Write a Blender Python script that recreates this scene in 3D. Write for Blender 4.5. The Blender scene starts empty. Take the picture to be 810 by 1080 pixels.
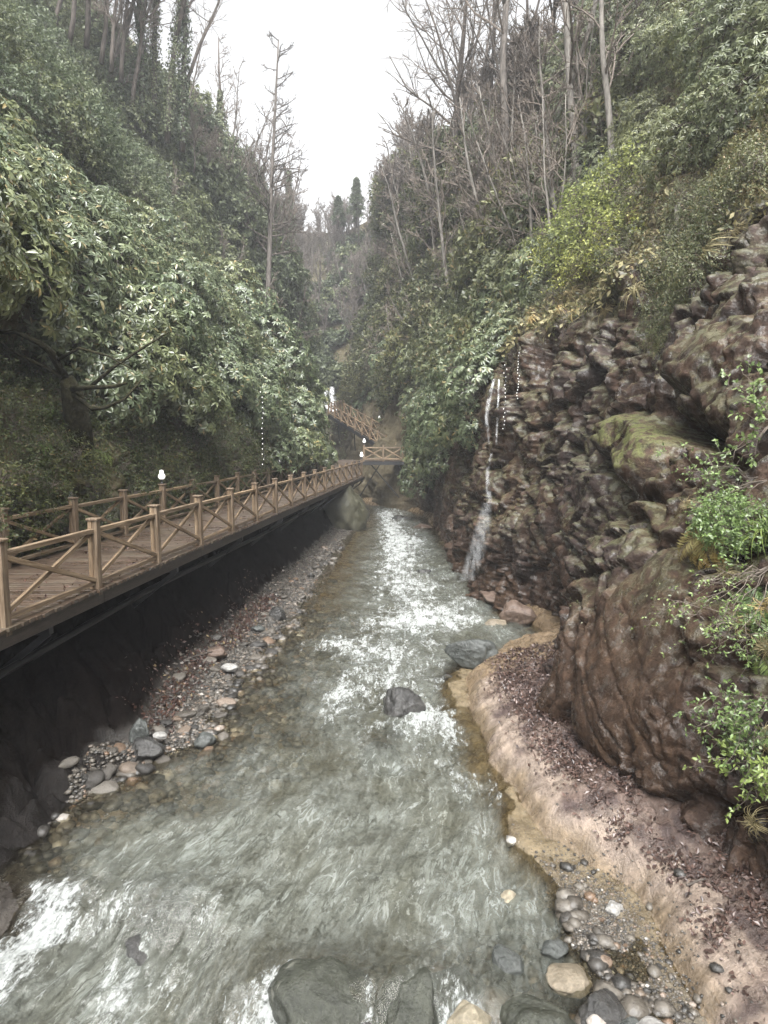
import bpy, bmesh, math, random, numpy as np
from mathutils import Vector, Matrix, Euler, Quaternion
random.seed(11)
RNG = np.random.default_rng(11)
SC = bpy.context.scene
COL = SC.collection
f32 = np.float32

# ------------------------------------------------------------------ camera numbers
F_PX, PITCH, CAM_H = 720.0, math.atan(75 / 720.0), 5.0

def proj(P):
    P = np.asarray(P, float)
    x, y, z = P[..., 0], P[..., 1], P[..., 2] - CAM_H
    fy = y * math.cos(PITCH) - z * math.sin(PITCH)
    up = y * math.sin(PITCH) + z * math.cos(PITCH)
    fy = np.where(fy < .1, .1, fy)
    return 405 + F_PX * x / fy, 540 - F_PX * up / fy, fy

def px(u, v, fy):
    """a point at depth fy (m) whose picture is at u, v of the photo"""
    a = (540 - v) / F_PX * fy; x = (u - 405) / F_PX * fy
    return np.array([x, fy * math.cos(PITCH) + a * math.sin(PITCH), CAM_H + a * math.cos(PITCH) - fy * math.sin(PITCH)])

# ------------------------------------------------------------------ noise
def _h(ix, iy, iz, s):
    h = (ix.astype(np.uint32) * np.uint32(374761393)) ^ (iy.astype(np.uint32) * np.uint32(668265263)) ^ (iz.astype(np.uint32) * np.uint32(2147483647 - 58)) ^ np.uint32((s * 974711 + 12345) & 0xffffffff)
    h = (h ^ (h >> np.uint32(13))) * np.uint32(1274126177)
    h = (h ^ (h >> np.uint32(16))) * np.uint32(2246822519)
    return h ^ (h >> np.uint32(15))

G12 = np.array([[1,1,0],[-1,1,0],[1,-1,0],[-1,-1,0],[1,0,1],[-1,0,1],[1,0,-1],[-1,0,-1],[0,1,1],[0,-1,1],[0,1,-1],[0,-1,-1],[1,1,0],[-1,1,0],[0,-1,1],[0,-1,-1]], f32)

def perlin(x, y, z, s=0):
    x, y, z = np.broadcast_arrays(np.asarray(x, f32), np.asarray(y, f32), np.asarray(z, f32))
    ix, iy, iz = np.floor(x).astype(np.int64), np.floor(y).astype(np.int64), np.floor(z).astype(np.int64)
    fx, fy, fz = (x - ix).astype(f32), (y - iy).astype(f32), (z - iz).astype(f32)
    u, v, w = [t * t * t * (t * (t * 6 - 15) + 10) for t in (fx, fy, fz)]
    r = 0
    for dx in (0, 1):
        for dy in (0, 1):
            for dz in (0, 1):
                g = G12[_h(ix + dx, iy + dy, iz + dz, s) & np.uint32(15)]
                n = g[..., 0] * (fx - dx) + g[..., 1] * (fy - dy) + g[..., 2] * (fz - dz)
                r = r + n * (u if dx else 1 - u) * (v if dy else 1 - v) * (w if dz else 1 - w)
    return r

def fbm(x, y, z, o=4, s=0, gain=.5):
    r, a = 0, 1.0
    for i in range(o):
        r = r + a * perlin(x * 2 ** i, y * 2 ** i, z * 2 ** i, s + i * 7)
        a *= gain
    return r

def ridged(x, y, z, o=4, s=0):
    r, a = 0, 1.0
    for i in range(o):
        r = r + a * (1 - 2 * np.abs(perlin(x * 2 ** i, y * 2 ** i, z * 2 ** i, s + i * 7)))
        a *= .5
    return r / 2

def worley(x, y, z, s=0, facet=False):
    x, y, z = np.broadcast_arrays(np.asarray(x, f32), np.asarray(y, f32), np.asarray(z, f32))
    ix, iy, iz = np.floor(x).astype(np.int64), np.floor(y).astype(np.int64), np.floor(z).astype(np.int64)
    f1 = np.full(x.shape, 9, f32); f2 = np.full(x.shape, 9, f32); cid = np.zeros(x.shape, f32); fac = np.zeros(x.shape, f32)
    for dx in (-1, 0, 1):
        for dy in (-1, 0, 1):
            for dz in (-1, 0, 1):
                a, b, c = ix + dx, iy + dy, iz + dz
                h = _h(a, b, c, s)
                px = a + (h & np.uint32(1023)) / f32(1023)
                py = b + ((h >> np.uint32(10)) & np.uint32(1023)) / f32(1023)
                pz = c + ((h >> np.uint32(20)) & np.uint32(1023)) / f32(1023)
                d = np.sqrt((px - x) ** 2 + (py - y) ** 2 + (pz - z) ** 2).astype(f32)
                n = d < f1
                f2 = np.where(n, f1, np.minimum(f2, d))
                cid = np.where(n, (_h(a, b, c, s + 99) & np.uint32(4095)) / f32(4095), cid)
                f1 = np.where(n, d, f1)
                if facet:
                    g = G12[_h(a, b, c, s + 55) & np.uint32(15)]
                    fac = np.where(n, (x - px) * g[..., 0] + (y - py) * g[..., 1] + (z - pz) * g[..., 2], fac)
    return (f1, f2, cid, fac) if facet else (f1, f2, cid)

def sst(a, b, x):
    t = np.clip((x - a) / (b - a), 0, 1)
    return t * t * (3 - 2 * t)

def interp(tab, y):
    t = np.array(tab, float)
    return np.interp(y, t[:, 0], t[:, 1])

def catmull(xs, V, x):
    """smooth interpolation of rows V at knots xs"""
    xs = np.asarray(xs, float); V = np.asarray(V, float)
    m = np.zeros_like(V)
    sh = (-1,) + (1,) * (V.ndim - 1)
    d = np.diff(V, axis=0) / np.diff(xs).reshape(sh)
    m[1:-1] = (d[1:] + d[:-1]) / 2
    m[0], m[-1] = d[0], d[-1]
    x = np.clip(x, xs[0], xs[-1])
    i = np.clip(np.searchsorted(xs, x) - 1, 0, len(xs) - 2)
    h = (xs[i + 1] - xs[i]).reshape(sh); t = ((x - xs[i]).reshape(sh)) / h
    return (V[i] * (2 * t ** 3 - 3 * t ** 2 + 1) + m[i] * h * (t ** 3 - 2 * t ** 2 + t)
            + V[i + 1] * (-2 * t ** 3 + 3 * t ** 2) + m[i + 1] * h * (t ** 3 - t ** 2))

# ------------------------------------------------------------------ mesh helpers
def new_mesh(name, V, F, smooth=True, attrs=None, mats=()):
    """F is a list of face arrays (n,3) or (n,4)"""
    me = bpy.data.meshes.new(name)
    V = np.ascontiguousarray(V, f32).reshape(-1, 3)
    me.vertices.add(len(V)); me.vertices.foreach_set('co', V.ravel())
    F = [np.asarray(f, np.int32) for f in F if len(f)]
    idx = np.concatenate([f.ravel() for f in F])
    st = []; o = 0
    for f in F:
        st.append(o + np.arange(len(f)) * f.shape[1]); o += f.size
    st = np.concatenate(st).astype(np.int32)
    me.loops.add(len(idx)); me.loops.foreach_set('vertex_index', idx)
    me.polygons.add(len(st)); me.polygons.foreach_set('loop_start', st)
    me.update(calc_edges=True)
    me.polygons.foreach_set('use_smooth', np.full(len(st), smooth, bool))
    for k, a in (attrs or {}).items():
        a = np.asarray(a, f32)
        if a.ndim == 2:
            at = me.color_attributes.new(k, 'FLOAT_COLOR', 'POINT')
            c = np.ones((len(V), 4), f32); c[:, :3] = a
            at.data.foreach_set('color', c.ravel())
        else:
            me.attributes.new(k, 'FLOAT', 'POINT').data.foreach_set('value', a.ravel())
    for m in mats: me.materials.append(m)
    me.update()
    return me

def link(name, me, parent=None):
    o = bpy.data.objects.new(name, me); COL.objects.link(o)
    if parent: o.parent = parent
    return o

def tag(o, label=None, cat=None, group=None, kind=None):
    if label: o['label'] = label
    if cat: o['category'] = cat
    if group: o['group'] = group
    if kind: o['kind'] = kind
    return o

def thing(name, label, cat, loc=(0, 0, 0), rotz=0, group=None):
    o = bpy.data.objects.new(name, None); COL.objects.link(o)
    o.empty_display_size = .2
    o.location = loc; o.rotation_euler = (0, 0, rotz)
    return tag(o, label, cat, group)

def grid_faces(nu, nv, flip=False):
    i = np.arange(nu * nv).reshape(nu, nv)
    return np.stack([i[:-1, :-1], i[1:, :-1], i[1:, 1:], i[:-1, 1:]], -1).reshape(-1, 4)[:, ::-1 if flip else 1]

class MB:
    def __init__(self): self.v = []; self.q = []; self.t = []; self.n = 0
    def add(self, V, Q=None, T=None):
        V = np.asarray(V, float).reshape(-1, 3)
        if Q is not None and len(Q): self.q.append(np.asarray(Q) + self.n)
        if T is not None and len(T): self.t.append(np.asarray(T) + self.n)
        self.v.append(V); self.n += len(V)
    def tube(self, pts, rad, k=6, cap=True):
        pts = np.asarray(pts, float); n = len(pts)
        rad = np.broadcast_to(np.asarray(rad, float), (n,))
        tg = np.gradient(pts, axis=0); tg /= np.linalg.norm(tg, axis=1)[:, None] + 1e-9
        ref = np.array([0, 0, 1.]) if abs(tg[0][2]) < .9 else np.array([1., 0, 0])
        a = np.cross(tg, ref); a /= np.linalg.norm(a, axis=1)[:, None] + 1e-9
        b = np.cross(tg, a)
        th = np.arange(k) * 2 * math.pi / k
        V = pts[:, None] + rad[:, None, None] * (np.cos(th)[None, :, None] * a[:, None] + np.sin(th)[None, :, None] * b[:, None])
        i = np.arange(n - 1)[:, None] * k + np.arange(k)[None]
        j = np.arange(n - 1)[:, None] * k + (np.arange(k)[None] + 1) % k
        Q = np.stack([i, j, j + k, i + k], -1).reshape(-1, 4)
        V = V.reshape(-1, 3); T = []
        if cap:
            V = np.vstack([V, pts[0], pts[-1]]); c0, c1 = len(V) - 2, len(V) - 1
            for q in range(k):
                T.append([c0, (q + 1) % k, q]); T.append([c1, (n - 1) * k + q, (n - 1) * k + (q + 1) % k])
        self.add(V, Q, T)
    def box(self, c, s, R=None, bev=0.0):
        """box centred on c with size s; chamfered vertical look via small jitter"""
        sx, sy, sz = [x / 2 for x in s]
        V = np.array([[x, y, z] for x in (-sx, sx) for y in (-sy, sy) for z in (-sz, sz)])
        if R is not None: V = V @ np.asarray(R).T
        Q = [[0, 1, 3, 2], [4, 6, 7, 5], [0, 4, 5, 1], [2, 3, 7, 6], [0, 2, 6, 4], [1, 5, 7, 3]]
        self.add(V + np.asarray(c, float), Q)
    def beam(self, a, b, w, h, up=(0, 0, 1)):
        a, b = np.asarray(a, float), np.asarray(b, float)
        d = b - a; L = np.linalg.norm(d); d /= L
        s = np.cross(d, up); s /= np.linalg.norm(s); u = np.cross(s, d)
        self.box((a + b) / 2, (L, w, h), np.stack([d, s, u], 1))
    def lathe(self, prof, k=16, c=(0, 0, 0)):
        prof = np.asarray(prof, float); n = len(prof)
        th = np.arange(k) * 2 * math.pi / k
        V = np.stack([prof[:, None, 0] * np.cos(th), prof[:, None, 0] * np.sin(th), np.broadcast_to(prof[:, None, 1], (n, k))], -1).reshape(-1, 3)
        i = np.arange(n - 1)[:, None] * k + np.arange(k)[None]
        j = np.arange(n - 1)[:, None] * k + (np.arange(k)[None] + 1) % k
        self.add(V + np.asarray(c, float), np.stack([i, j, j + k, i + k], -1).reshape(-1, 4))
    def mesh(self, name, mats=(), smooth=False, attrs=None):
        F = []
        if self.q: F.append(np.concatenate(self.q))
        if self.t: F.append(np.concatenate(self.t))
        return new_mesh(name, np.concatenate(self.v), F, smooth, attrs, mats)
    def build(self, name, mat, parent=None, smooth=False, bevel=0):
        o = link(name, self.mesh(name, (mat,), smooth), parent)
        if bevel:
            m = o.modifiers.new('bevel', 'BEVEL'); m.width = bevel; m.segments = 2; m.limit_method = 'ANGLE'
        return o

def copy_tree(o, parent=None):
    c = o.copy(); COL.objects.link(c); c.parent = parent
    for ch in list(o.children): copy_tree(ch, c)
    return c

# ------------------------------------------------------------------ materials
class NT:
    def __init__(self, name):
        self.m = bpy.data.materials.new(name); self.m.use_nodes = True
        self.t = self.m.node_tree; self.t.nodes.clear()
        self.out = self.n('ShaderNodeOutputMaterial')
    def n(self, typ, **kw):
        nd = self.t.nodes.new(typ)
        for k, v in kw.items():
            if k.startswith('i_'):
                nd.inputs[k[2:].replace('_', ' ')].default_value = v
            else: setattr(nd, k, v)
        return nd
    def l(self, a, b): self.t.links.new(a, b)
    def coord(self, scale=(1, 1, 1), kind='Object'):
        tc = self.n('ShaderNodeTexCoord'); mp = self.n('ShaderNodeMapping')
        mp.inputs['Scale'].default_value = scale
        self.l(tc.outputs[kind], mp.inputs[0]); return mp.outputs[0]
    def noise(self, vec, scale, detail=4, rough=.55, dist=0):
        nd = self.n('ShaderNodeTexNoise'); nd.inputs['Scale'].default_value = scale
        nd.inputs['Detail'].default_value = detail; nd.inputs['Roughness'].default_value = rough
        nd.inputs['Distortion'].default_value = dist
        if vec is not None: self.l(vec, nd.inputs['Vector'])
        return nd.outputs['Fac']
    def voro(self, vec, scale, feature='F1', out='Distance'):
        nd = self.n('ShaderNodeTexVoronoi'); nd.feature = feature; nd.inputs['Scale'].default_value = scale
        if vec is not None: self.l(vec, nd.inputs['Vector'])
        return nd.outputs[out]
    def ramp(self, fac, stops, interp='LINEAR'):
        nd = self.n('ShaderNodeValToRGB'); cr = nd.color_ramp; cr.interpolation = interp
        while len(cr.elements) < len(stops): cr.elements.new(.5)
        for e, (p, c) in zip(cr.elements, stops):
            e.position = p; e.color = (*c, 1) if len(c) == 3 else c
        self.l(fac, nd.inputs[0]); return nd.outputs[0]
    def rng(self, fac, a, b, c=0., d=1.):
        nd = self.n('ShaderNodeMapRange'); nd.interpolation_type = 'SMOOTHSTEP'
        for i, v in zip((1, 2, 3, 4), (a, b, c, d)): nd.inputs[i].default_value = v
        self.l(fac, nd.inputs[0]); return nd.outputs[0]
    def math(self, op, a, b):
        nd = self.n('ShaderNodeMath', operation=op)
        for i, v in enumerate((a, b)):
            if hasattr(v, 'is_linked'): self.l(v, nd.inputs[i])
            else: nd.inputs[i].default_value = v
        return nd.outputs[0]
    def mix(self, fac, a, b, mode='MIX'):
        nd = self.n('ShaderNodeMix', data_type='RGBA', blend_type=mode)
        for s, v in ((nd.inputs[0], fac), (nd.inputs[6], a), (nd.inputs[7], b)):
            if hasattr(v, 'is_linked'): self.l(v, s)
            else: s.default_value = v if not isinstance(v, tuple) else ((*v, 1) if len(v) == 3 else v)
        return nd.outputs[2]
    def attr(self, name, out='Fac'):
        nd = self.n('ShaderNodeAttribute'); nd.attribute_name = name; return nd.outputs[out]
    def bump(self, h, strength=.5, dist=.02, normal=None):
        nd = self.n('ShaderNodeBump'); nd.inputs['Strength'].default_value = strength; nd.inputs['Distance'].default_value = dist
        self.l(h, nd.inputs['Height'])
        if normal is not None: self.l(normal, nd.inputs['Normal'])
        return nd.outputs[0]
    def bsdf(self, color, rough=.6, normal=None, spec=.5, **kw):
        nd = self.n('ShaderNodeBsdfPrincipled')
        for s, v in (('Base Color', color), ('Roughness', rough), ('Specular IOR Level', spec)):
            if hasattr(v, 'is_linked'): self.l(v, nd.inputs[s])
            else: nd.inputs[s].default_value = (*v, 1) if isinstance(v, tuple) else v
        if normal is not None: self.l(normal, nd.inputs['Normal'])
        return nd
    def done(self, sh):
        self.l(sh, self.out.inputs['Surface']); return self.m

def mat_plain(name, c, rough=.6, var=.25, scale=12, bump=.3, bdist=.01, spec=.5, stretch=(1, 1, 1)):
    k = NT(name); co = k.coord(stretch)
    n = k.noise(co, scale, 6)
    col = k.mix(k.rng(n, .3, .7), tuple(x * (1 - var) for x in c), tuple(x * (1 + var) for x in c))
    nb = k.bump(k.noise(co, scale * 2.5, 8), bump, bdist)
    return k.done(k.bsdf(col, rough, nb, spec).outputs[0])

def mat_wood(nm='weathered_wood', f=1.0):
    k = NT(nm); g = k.n('ShaderNodeNewGeometry')
    at = k.attr('grain', 'Vector')
    mp = k.n('ShaderNodeMapping'); mp.inputs['Scale'].default_value = (2.2, 38, 38); k.l(at, mp.inputs[0])
    n1 = k.noise(mp.outputs[0], 1.0, 5, .6, .4)
    mp2 = k.n('ShaderNodeMapping'); mp2.inputs['Scale'].default_value = (1.6, 5, 5); k.l(at, mp2.inputs[0])
    n2 = k.noise(mp2.outputs[0], 1.3, 4)
    col = k.ramp(n1, [(.25, (.052, .034, .021)), (.45, (.15, .105, .066)), (.62, (.25, .19, .13)), (.8, (.36, .295, .215))])
    isl = k.ramp(g.outputs['Random Per Island'], [(0, (.55, .54, .55)), (.5, (.95, .93, .88)), (1, (1.35, 1.28, 1.15))])
    col = k.mix(1.0, col, isl, 'MULTIPLY')
    col = k.mix(1.0, col, (f, f, f), 'MULTIPLY')
    dirt = k.rng(n2, .52, .72)
    col = k.mix(k.math('MULTIPLY', dirt, .65), col, (.06, .042, .03))
    return k.done(k.bsdf(col, k.rng(n2, .3, .7, .75, .45), k.bump(n1, .5, .006)).outputs[0])

def mat_deck():
    k = NT('wet_deck_planks'); at = k.attr('grain', 'Vector'); g = k.n('ShaderNodeNewGeometry')
    mp = k.n('ShaderNodeMapping'); mp.inputs['Scale'].default_value = (2, 30, 30); k.l(at, mp.inputs[0])
    n1 = k.noise(mp.outputs[0], 1, 5)
    n2 = k.noise(k.coord(), 1.4, 6)
    col = k.ramp(n1, [(.3, (.035, .024, .018)), (.7, (.09, .064, .045))])
    col = k.mix(1.0, col, k.ramp(g.outputs['Random Per Island'], [(0, (.7, .7, .7)), (1, (1.2, 1.15, 1.1))]), 'MULTIPLY')
    col = k.mix(k.rng(n2, .45, .65, 0, .6), col, (.06, .045, .026))
    return k.done(k.bsdf(col, k.rng(n2, .35, .65, .25, .6), k.bump(n1, .4, .005)).outputs[0])

def mat_rock():
    k = NT('wet_cliff_rock'); co = k.coord()
    big = k.noise(co, .55, 5, .6); mid = k.noise(co, 3.2, 8, .65, .6); fin = k.noise(co, 24, 8, .7)
    vor = k.voro(co, 5.5, 'DISTANCE_TO_EDGE')
    c = k.ramp(mid, [(.30, (.008, .005, .0035)), (.46, (.031, .0185, .0125)), (.6, (.066, .040, .028)), (.8, (.16, .112, .086))])
    c2 = k.ramp(mid, [(.3, (.010, .0068, .006)), (.55, (.044, .030, .026)), (.8, (.15, .118, .106))])
    c = k.mix(k.rng(big, .45, .6), c, c2)
    c = k.mix(k.attr('ochre'), c, k.ramp(mid, [(.3, (.018, .010, .006)), (.6, (.058, .034, .020)), (.8, (.135, .088, .052))]))
    c = k.mix(1., c, k.ramp(fin, [(.32, (.55, .53, .52)), (.5, (1, 1, 1)), (.7, (1.35, 1.33, 1.3))]), 'MULTIPLY')
    mossn = k.math('MULTIPLY', k.attr('moss'), k.rng(k.noise(co, 6, 6), .35, .6))
    c = k.mix(mossn, c, k.ramp(fin, [(.3, (.04, .046, .015)), (.7, (.13, .135, .05))]))
    c = k.mix(k.attr('soil'), c, k.ramp(mid, [(.3, (.05, .042, .024)), (.7, (.15, .125, .078))]))
    ro = k.rng(k.noise(co, 6, 6),   .46, .62, .72, .13)
    ro = k.math('MAXIMUM', ro, k.math('MULTIPLY', k.math('MAXIMUM', mossn, k.attr('soil')), .8))
    h = k.math('ADD', k.math('MULTIPLY', fin, .5), k.math('MULTIPLY', mid, 1.0))
    nb = k.bump(h, 1.0, .045)
    nb = k.bump(k.rng(vor, 0, .05), .25, .012, nb)
    return k.done(k.bsdf(c, ro, nb, k.rng(ro, .2, .7, .9, .25)).outputs[0])

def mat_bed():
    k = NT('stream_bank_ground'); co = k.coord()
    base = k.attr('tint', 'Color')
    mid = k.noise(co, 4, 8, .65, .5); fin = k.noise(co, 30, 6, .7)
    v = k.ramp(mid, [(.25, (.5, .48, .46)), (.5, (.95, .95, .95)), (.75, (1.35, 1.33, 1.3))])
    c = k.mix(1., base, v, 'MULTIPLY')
    v2 = k.ramp(fin, [(.3, (.7, .7, .7)), (.7, (1.25, 1.25, 1.25))])
    c = k.mix(1., c, v2, 'MULTIPLY')
    pits = k.voro(co, 16, 'F1'); 
    st = k.noise(k.coord((3.2, .8, 1)), 2.4, 8, .7, 1.2)
    c = k.mix(1., c, k.ramp(st, [(.3, (.62, .58, .55)), (.48, (1, 1, 1)), (.7, (1.25, 1.23, 1.2))]), 'MULTIPLY')
    h = k.math('ADD', fin, k.math('ADD', k.math('MULTIPLY', mid, .8), st))
    nb = k.bump(h, .8, .035)
    ro = k.math('MAXIMUM', k.rng(mid, .35, .7, .12, .5), k.math('MULTIPLY', k.attr('dull'), .8))
    return k.done(k.bsdf(c, ro, nb, k.rng(k.attr('dull'), 0, 1, .5, .0)).outputs[0])

def mat_water():
    k = NT('turbid_stream_water'); fl = k.attr('flow', 'Vector')
    def fm_(sx, sy):
        mp = k.n('ShaderNodeMapping'); mp.inputs['Scale'].default_value = (sx, sy, 1); k.l(fl, mp.inputs[0]); return mp.outputs[0]
    sk = k.noise(fm_(1, .28), 6.5, 10, .72, .6); sl = k.noise(fm_(1, .14), 15, 8, .7, .4)
    co = fm_(1, .45); co1 = fm_(1, .36)
    w1 = k.noise(co, 5.0, 4, .6, .5); w2 = k.noise(co, 18, 5, .65, .4)
    nb = k.bump(w1, .85, .055); nb = k.bump(w2, .75, .022, nb); nb = k.bump(sl, .5, .03, nb)
    turb = k.attr('turb'); foam = k.attr('foam')
    c = k.ramp(k.math('ADD', k.math('MULTIPLY', sk, .6), k.math('MULTIPLY', sl, .4)), [(.34, (.07, .073, .058)), (.47, (.128, .135, .115)), (.57, (.18, .192, .17)), (.70, (.26, .278, .255))])
    def vein(v, wdt): return k.rng(k.math('ABSOLUTE', k.math('SUBTRACT', v, .5), 0), 0, wdt, 1, 0)
    n1 = k.noise(fm_(1, .36), 4.6, 5, .58, .9); n2 = k.noise(fm_(1.1, .34), 6.5, 5, .6, .8); msk = k.noise(fm_(1, .5), 1.3, 3, .6)
    c = k.mix(k.math('MULTIPLY', vein(n1, .04), k.rng(msk, .44, .64, .05, .65)), c, (.42, .445, .42))
    c = k.mix(k.math('MULTIPLY', vein(n2, .05), k.rng(msk, .38, .6, .8, .25)), c, (.035, .037, .028))
    nb = k.bump(n1, .9, .06, nb)
    pt = k.noise(fm_(1, .5), .9, 5, .6, .3)
    c = k.mix(1., c, k.ramp(pt, [(.36, (.66, .64, .57)), (.52, (1, 1, 1)), (.7, (1.2, 1.22, 1.24))]), 'MULTIPLY')
    w3 = k.noise(fm_(1, .5), 45, 4, .65, .3); nb = k.bump(w3, .6, .010, nb)
    murk = k.bsdf(c, .05, nb, .75)
    tr = k.n('ShaderNodeBsdfTransparent'); tr.inputs[0].default_value = (.76, .73, .62, 1)
    gl = k.n('ShaderNodeBsdfGlossy'); gl.inputs['Roughness'].default_value = .06; k.l(nb, gl.inputs['Normal'])
    fr = k.n('ShaderNodeFresnel'); fr.inputs['IOR'].default_value = 1.33; k.l(nb, fr.inputs['Normal'])
    clear = k.n('ShaderNodeMixShader'); k.l(fr.outputs[0], clear.inputs[0]); k.l(tr.outputs[0], clear.inputs[1]); k.l(gl.outputs[0], clear.inputs[2])
    mx = k.n('ShaderNodeMixShader'); k.l(turb, mx.inputs[0]); k.l(clear.outputs[0], mx.inputs[1]); k.l(murk.outputs[0], mx.inputs[2])
    f1 = k.noise(co1, 6, 8, .75, .9); f2 = k.noise(co1, 26, 6, .75, .5)
    fs = k.math('ADD', k.math('MULTIPLY', k.rng(f1, .22, .78), .62), k.math('MULTIPLY', k.rng(f2, .25, .75), .38))
    fm = k.rng(k.math('SUBTRACT', k.math('ADD', foam, fs), 1.0), -.04, .34, 0, .93)
    fb = k.bsdf(k.ramp(f2, [(.3, (.20, .215, .205)), (.65, (.52, .54, .53))]), .5, k.bump(f2, 1., .05), .4)
    m2 = k.n('ShaderNodeMixShader'); k.l(fm, m2.inputs[0]); k.l(mx.outputs[0], m2.inputs[1]); k.l(fb.outputs[0], m2.inputs[2])
    return k.done(m2.outputs[0])

def mat_leaf(name, dark, light, rough=.32, trans=.25, spec=.5, hue=None):
    k = NT(name); g = k.n('ShaderNodeNewGeometry'); oi = k.n('ShaderNodeObjectInfo')
    r = g.outputs['Random Per Island']
    stops = [(0, dark), (.75, light), (1, tuple(min(1, x * 1.35) for x in light))]
    if hue: stops = [(0, dark), (.72, light), (.93, light), (.96, hue), (1, hue)]
    c = k.ramp(r, stops)
    ob = k.ramp(oi.outputs['Random'], [(0, (.75, .8, .75)), (.5, (1, 1, 1)), (1, (1.25, 1.15, .95))])
    c = k.mix(1., c, ob, 'MULTIPLY')
    b = k.bsdf(c, rough, None, spec)
    if trans:
        tl = k.n('ShaderNodeBsdfTranslucent'); k.l(c, tl.inputs[0])
        mx = k.n('ShaderNodeMixShader'); mx.inputs[0].default_value = trans
        k.l(b.outputs[0], mx.inputs[1]); k.l(tl.outputs[0], mx.inputs[2])
        return k.done(mx.outputs[0])
    return k.done(b.outputs[0])

def mat_stone():
    k = NT('river_stone'); co = k.coord(); g = k.n('ShaderNodeNewGeometry'); oi = k.n('ShaderNodeObjectInfo')
    r = k.math('FRACT', k.math('ADD', g.outputs['Random Per Island'], oi.outputs['Random']), 0)
    c = k.ramp(r, [(0, (.024, .023, .021)), (.35, (.05, .046, .041)), (.6, (.08, .07, .057)), (.84, (.12, .11, .095)), (.94, (.13, .085, .055)), (1, (.33, .32, .30))])
    n = k.noise(co, 14, 8, .65)
    c = k.mix(1., c, k.ramp(n, [(.3, (.6, .6, .6)), (.7, (1.3, 1.28, 1.25))]), 'MULTIPLY')
    return k.done(k.bsdf(c, k.rng(n, .3, .7, .2, .55), k.bump(n, .8, .02), .5).outputs[0])

M = {}
M['wood'] = mat_wood('weathered_wood', 1.0); M['shade_lift_wood'] = mat_wood('shade_lifted_timber', 1.2); M['deck'] = mat_deck(); M['rock'] = mat_rock(); M['bed'] = mat_bed(); M['water'] = mat_water(); M['stone'] = mat_stone()  # second timber is the same wood painted brighter, offsetting shade at footbridge and stairs
M['steel'] = mat_plain('dark_steel', (.018, .018, .02), .5, .3, 20)
M['beamwood'] = mat_plain('dark_wet_timber', (.03, .022, .017), .5, .4, 6, .5, .01, .5, (1, 1, 6))
M['bark'] = mat_plain('grey_bark', (.12, .106, .094), .85, .4, 9, .8, .03, .3, (1, 1, .25))
M['bark_dark'] = mat_plain('dark_bark', (.085, .072, .062), .85, .4, 9, .8, .03, .3, (1, 1, .25))
M['bark_pale'] = mat_plain('pale_lichen_bark', (.16, .147, .13), .85, .35, 7, .8, .03, .3, (1, 1, .3))
M['twig'] = mat_plain('brown_twigs', (.15, .125, .105), .85, .3, 5, 0, .01, .3)
M['twig_red'] = mat_plain('reddish_winter_twigs', (.135, .115, .10), .85, .3, 5, 0, .01, .3)
M['mossbark'] = mat_plain('mossy_bark', (.028, .026, .013), .95, .5, 9, 1., .04, .2)
M['rhodo'] = mat_leaf('rhododendron_leaves', (.058, .08, .042), (.18, .215, .12), .29, .25, .8, (.27, .23, .12))
M['rhodo_far'] = mat_leaf('grey_green_leaves', (.07, .086, .045), (.175, .195, .105), .38, .3, .6)
M['small'] = mat_leaf('small_evergreen_leaves', (.05, .062, .028), (.155, .168, .082), .42, .3, .5, (.24, .19, .11))
M['ivy'] = mat_leaf('dark_ivy_leaves', (.052, .07, .042), (.135, .16, .09), .45, .3, .4)
M['lime'] = mat_leaf('yellow_green_leaves', (.13, .16, .045), (.29, .32, .11), .45, .4, .4)
M['fresh'] = mat_leaf('fresh_green_leaves', (.055, .09, .024), (.18, .25, .085), .33, .3, .6)
M['fern_dry'] = mat_leaf('fading_fern_fronds', (.20, .14, .055), (.36, .30, .13), .5, .3, .3)
M['drygrass'] = mat_leaf('dry_hanging_grass', (.15, .12, .06), (.38, .32, .18), .55, .25, .3)
M['sedge'] = mat_leaf('green_sedge_blades', (.07, .12, .03), (.20, .27, .085), .35, .3, .5)
M['litter'] = mat_leaf('wet_dead_leaves', (.026, .016, .014), (.085, .052, .042), .35, 0, .5)
M['litter_red'] = mat_leaf('red_brown_dead_leaves', (.022, .009, .007), (.075, .034, .025), .45, 0, .4, (.2, .14, .07))
M['moss_leaf'] = mat_leaf('dark_mossy_leaves', (.022, .032, .012), (.085, .10, .038), .5, .2, .35, (.16, .12, .06))

def mat_lamp():
    k = NT('white_lamp_glass'); b = k.bsdf((.85, .85, .83), .3)
    b.inputs['Emission Color'].default_value = (1, .97, .92, 1); b.inputs['Emission Strength'].default_value = .25
    return k.done(b.outputs[0])
M['lamp'] = mat_lamp()

def mat_fall():
    k = NT('falling_white_water'); co = k.coord((1, 1, .18))
    n = k.noise(co, 9, 6, .7, .5)
    b = k.bsdf((.82, .84, .85), .35, k.bump(n, .5, .03), .5); tr = k.n('ShaderNodeBsdfTransparent')
    mx = k.n('ShaderNodeMixShader'); k.l(k.math('MULTIPLY', k.rng(n, .36, .6), k.attr('cover')), mx.inputs[0])
    k.l(tr.outputs[0], mx.inputs[1]); k.l(b.outputs[0], mx.inputs[2])
    return k.done(mx.outputs[0])
M['fall'] = mat_fall()

# ================================================================== TERRAIN
DECK_Z = 2.65
def x_out(y): return -4.83 + .0905 * (y - 8.5)          # outer rail line of the boardwalk

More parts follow.
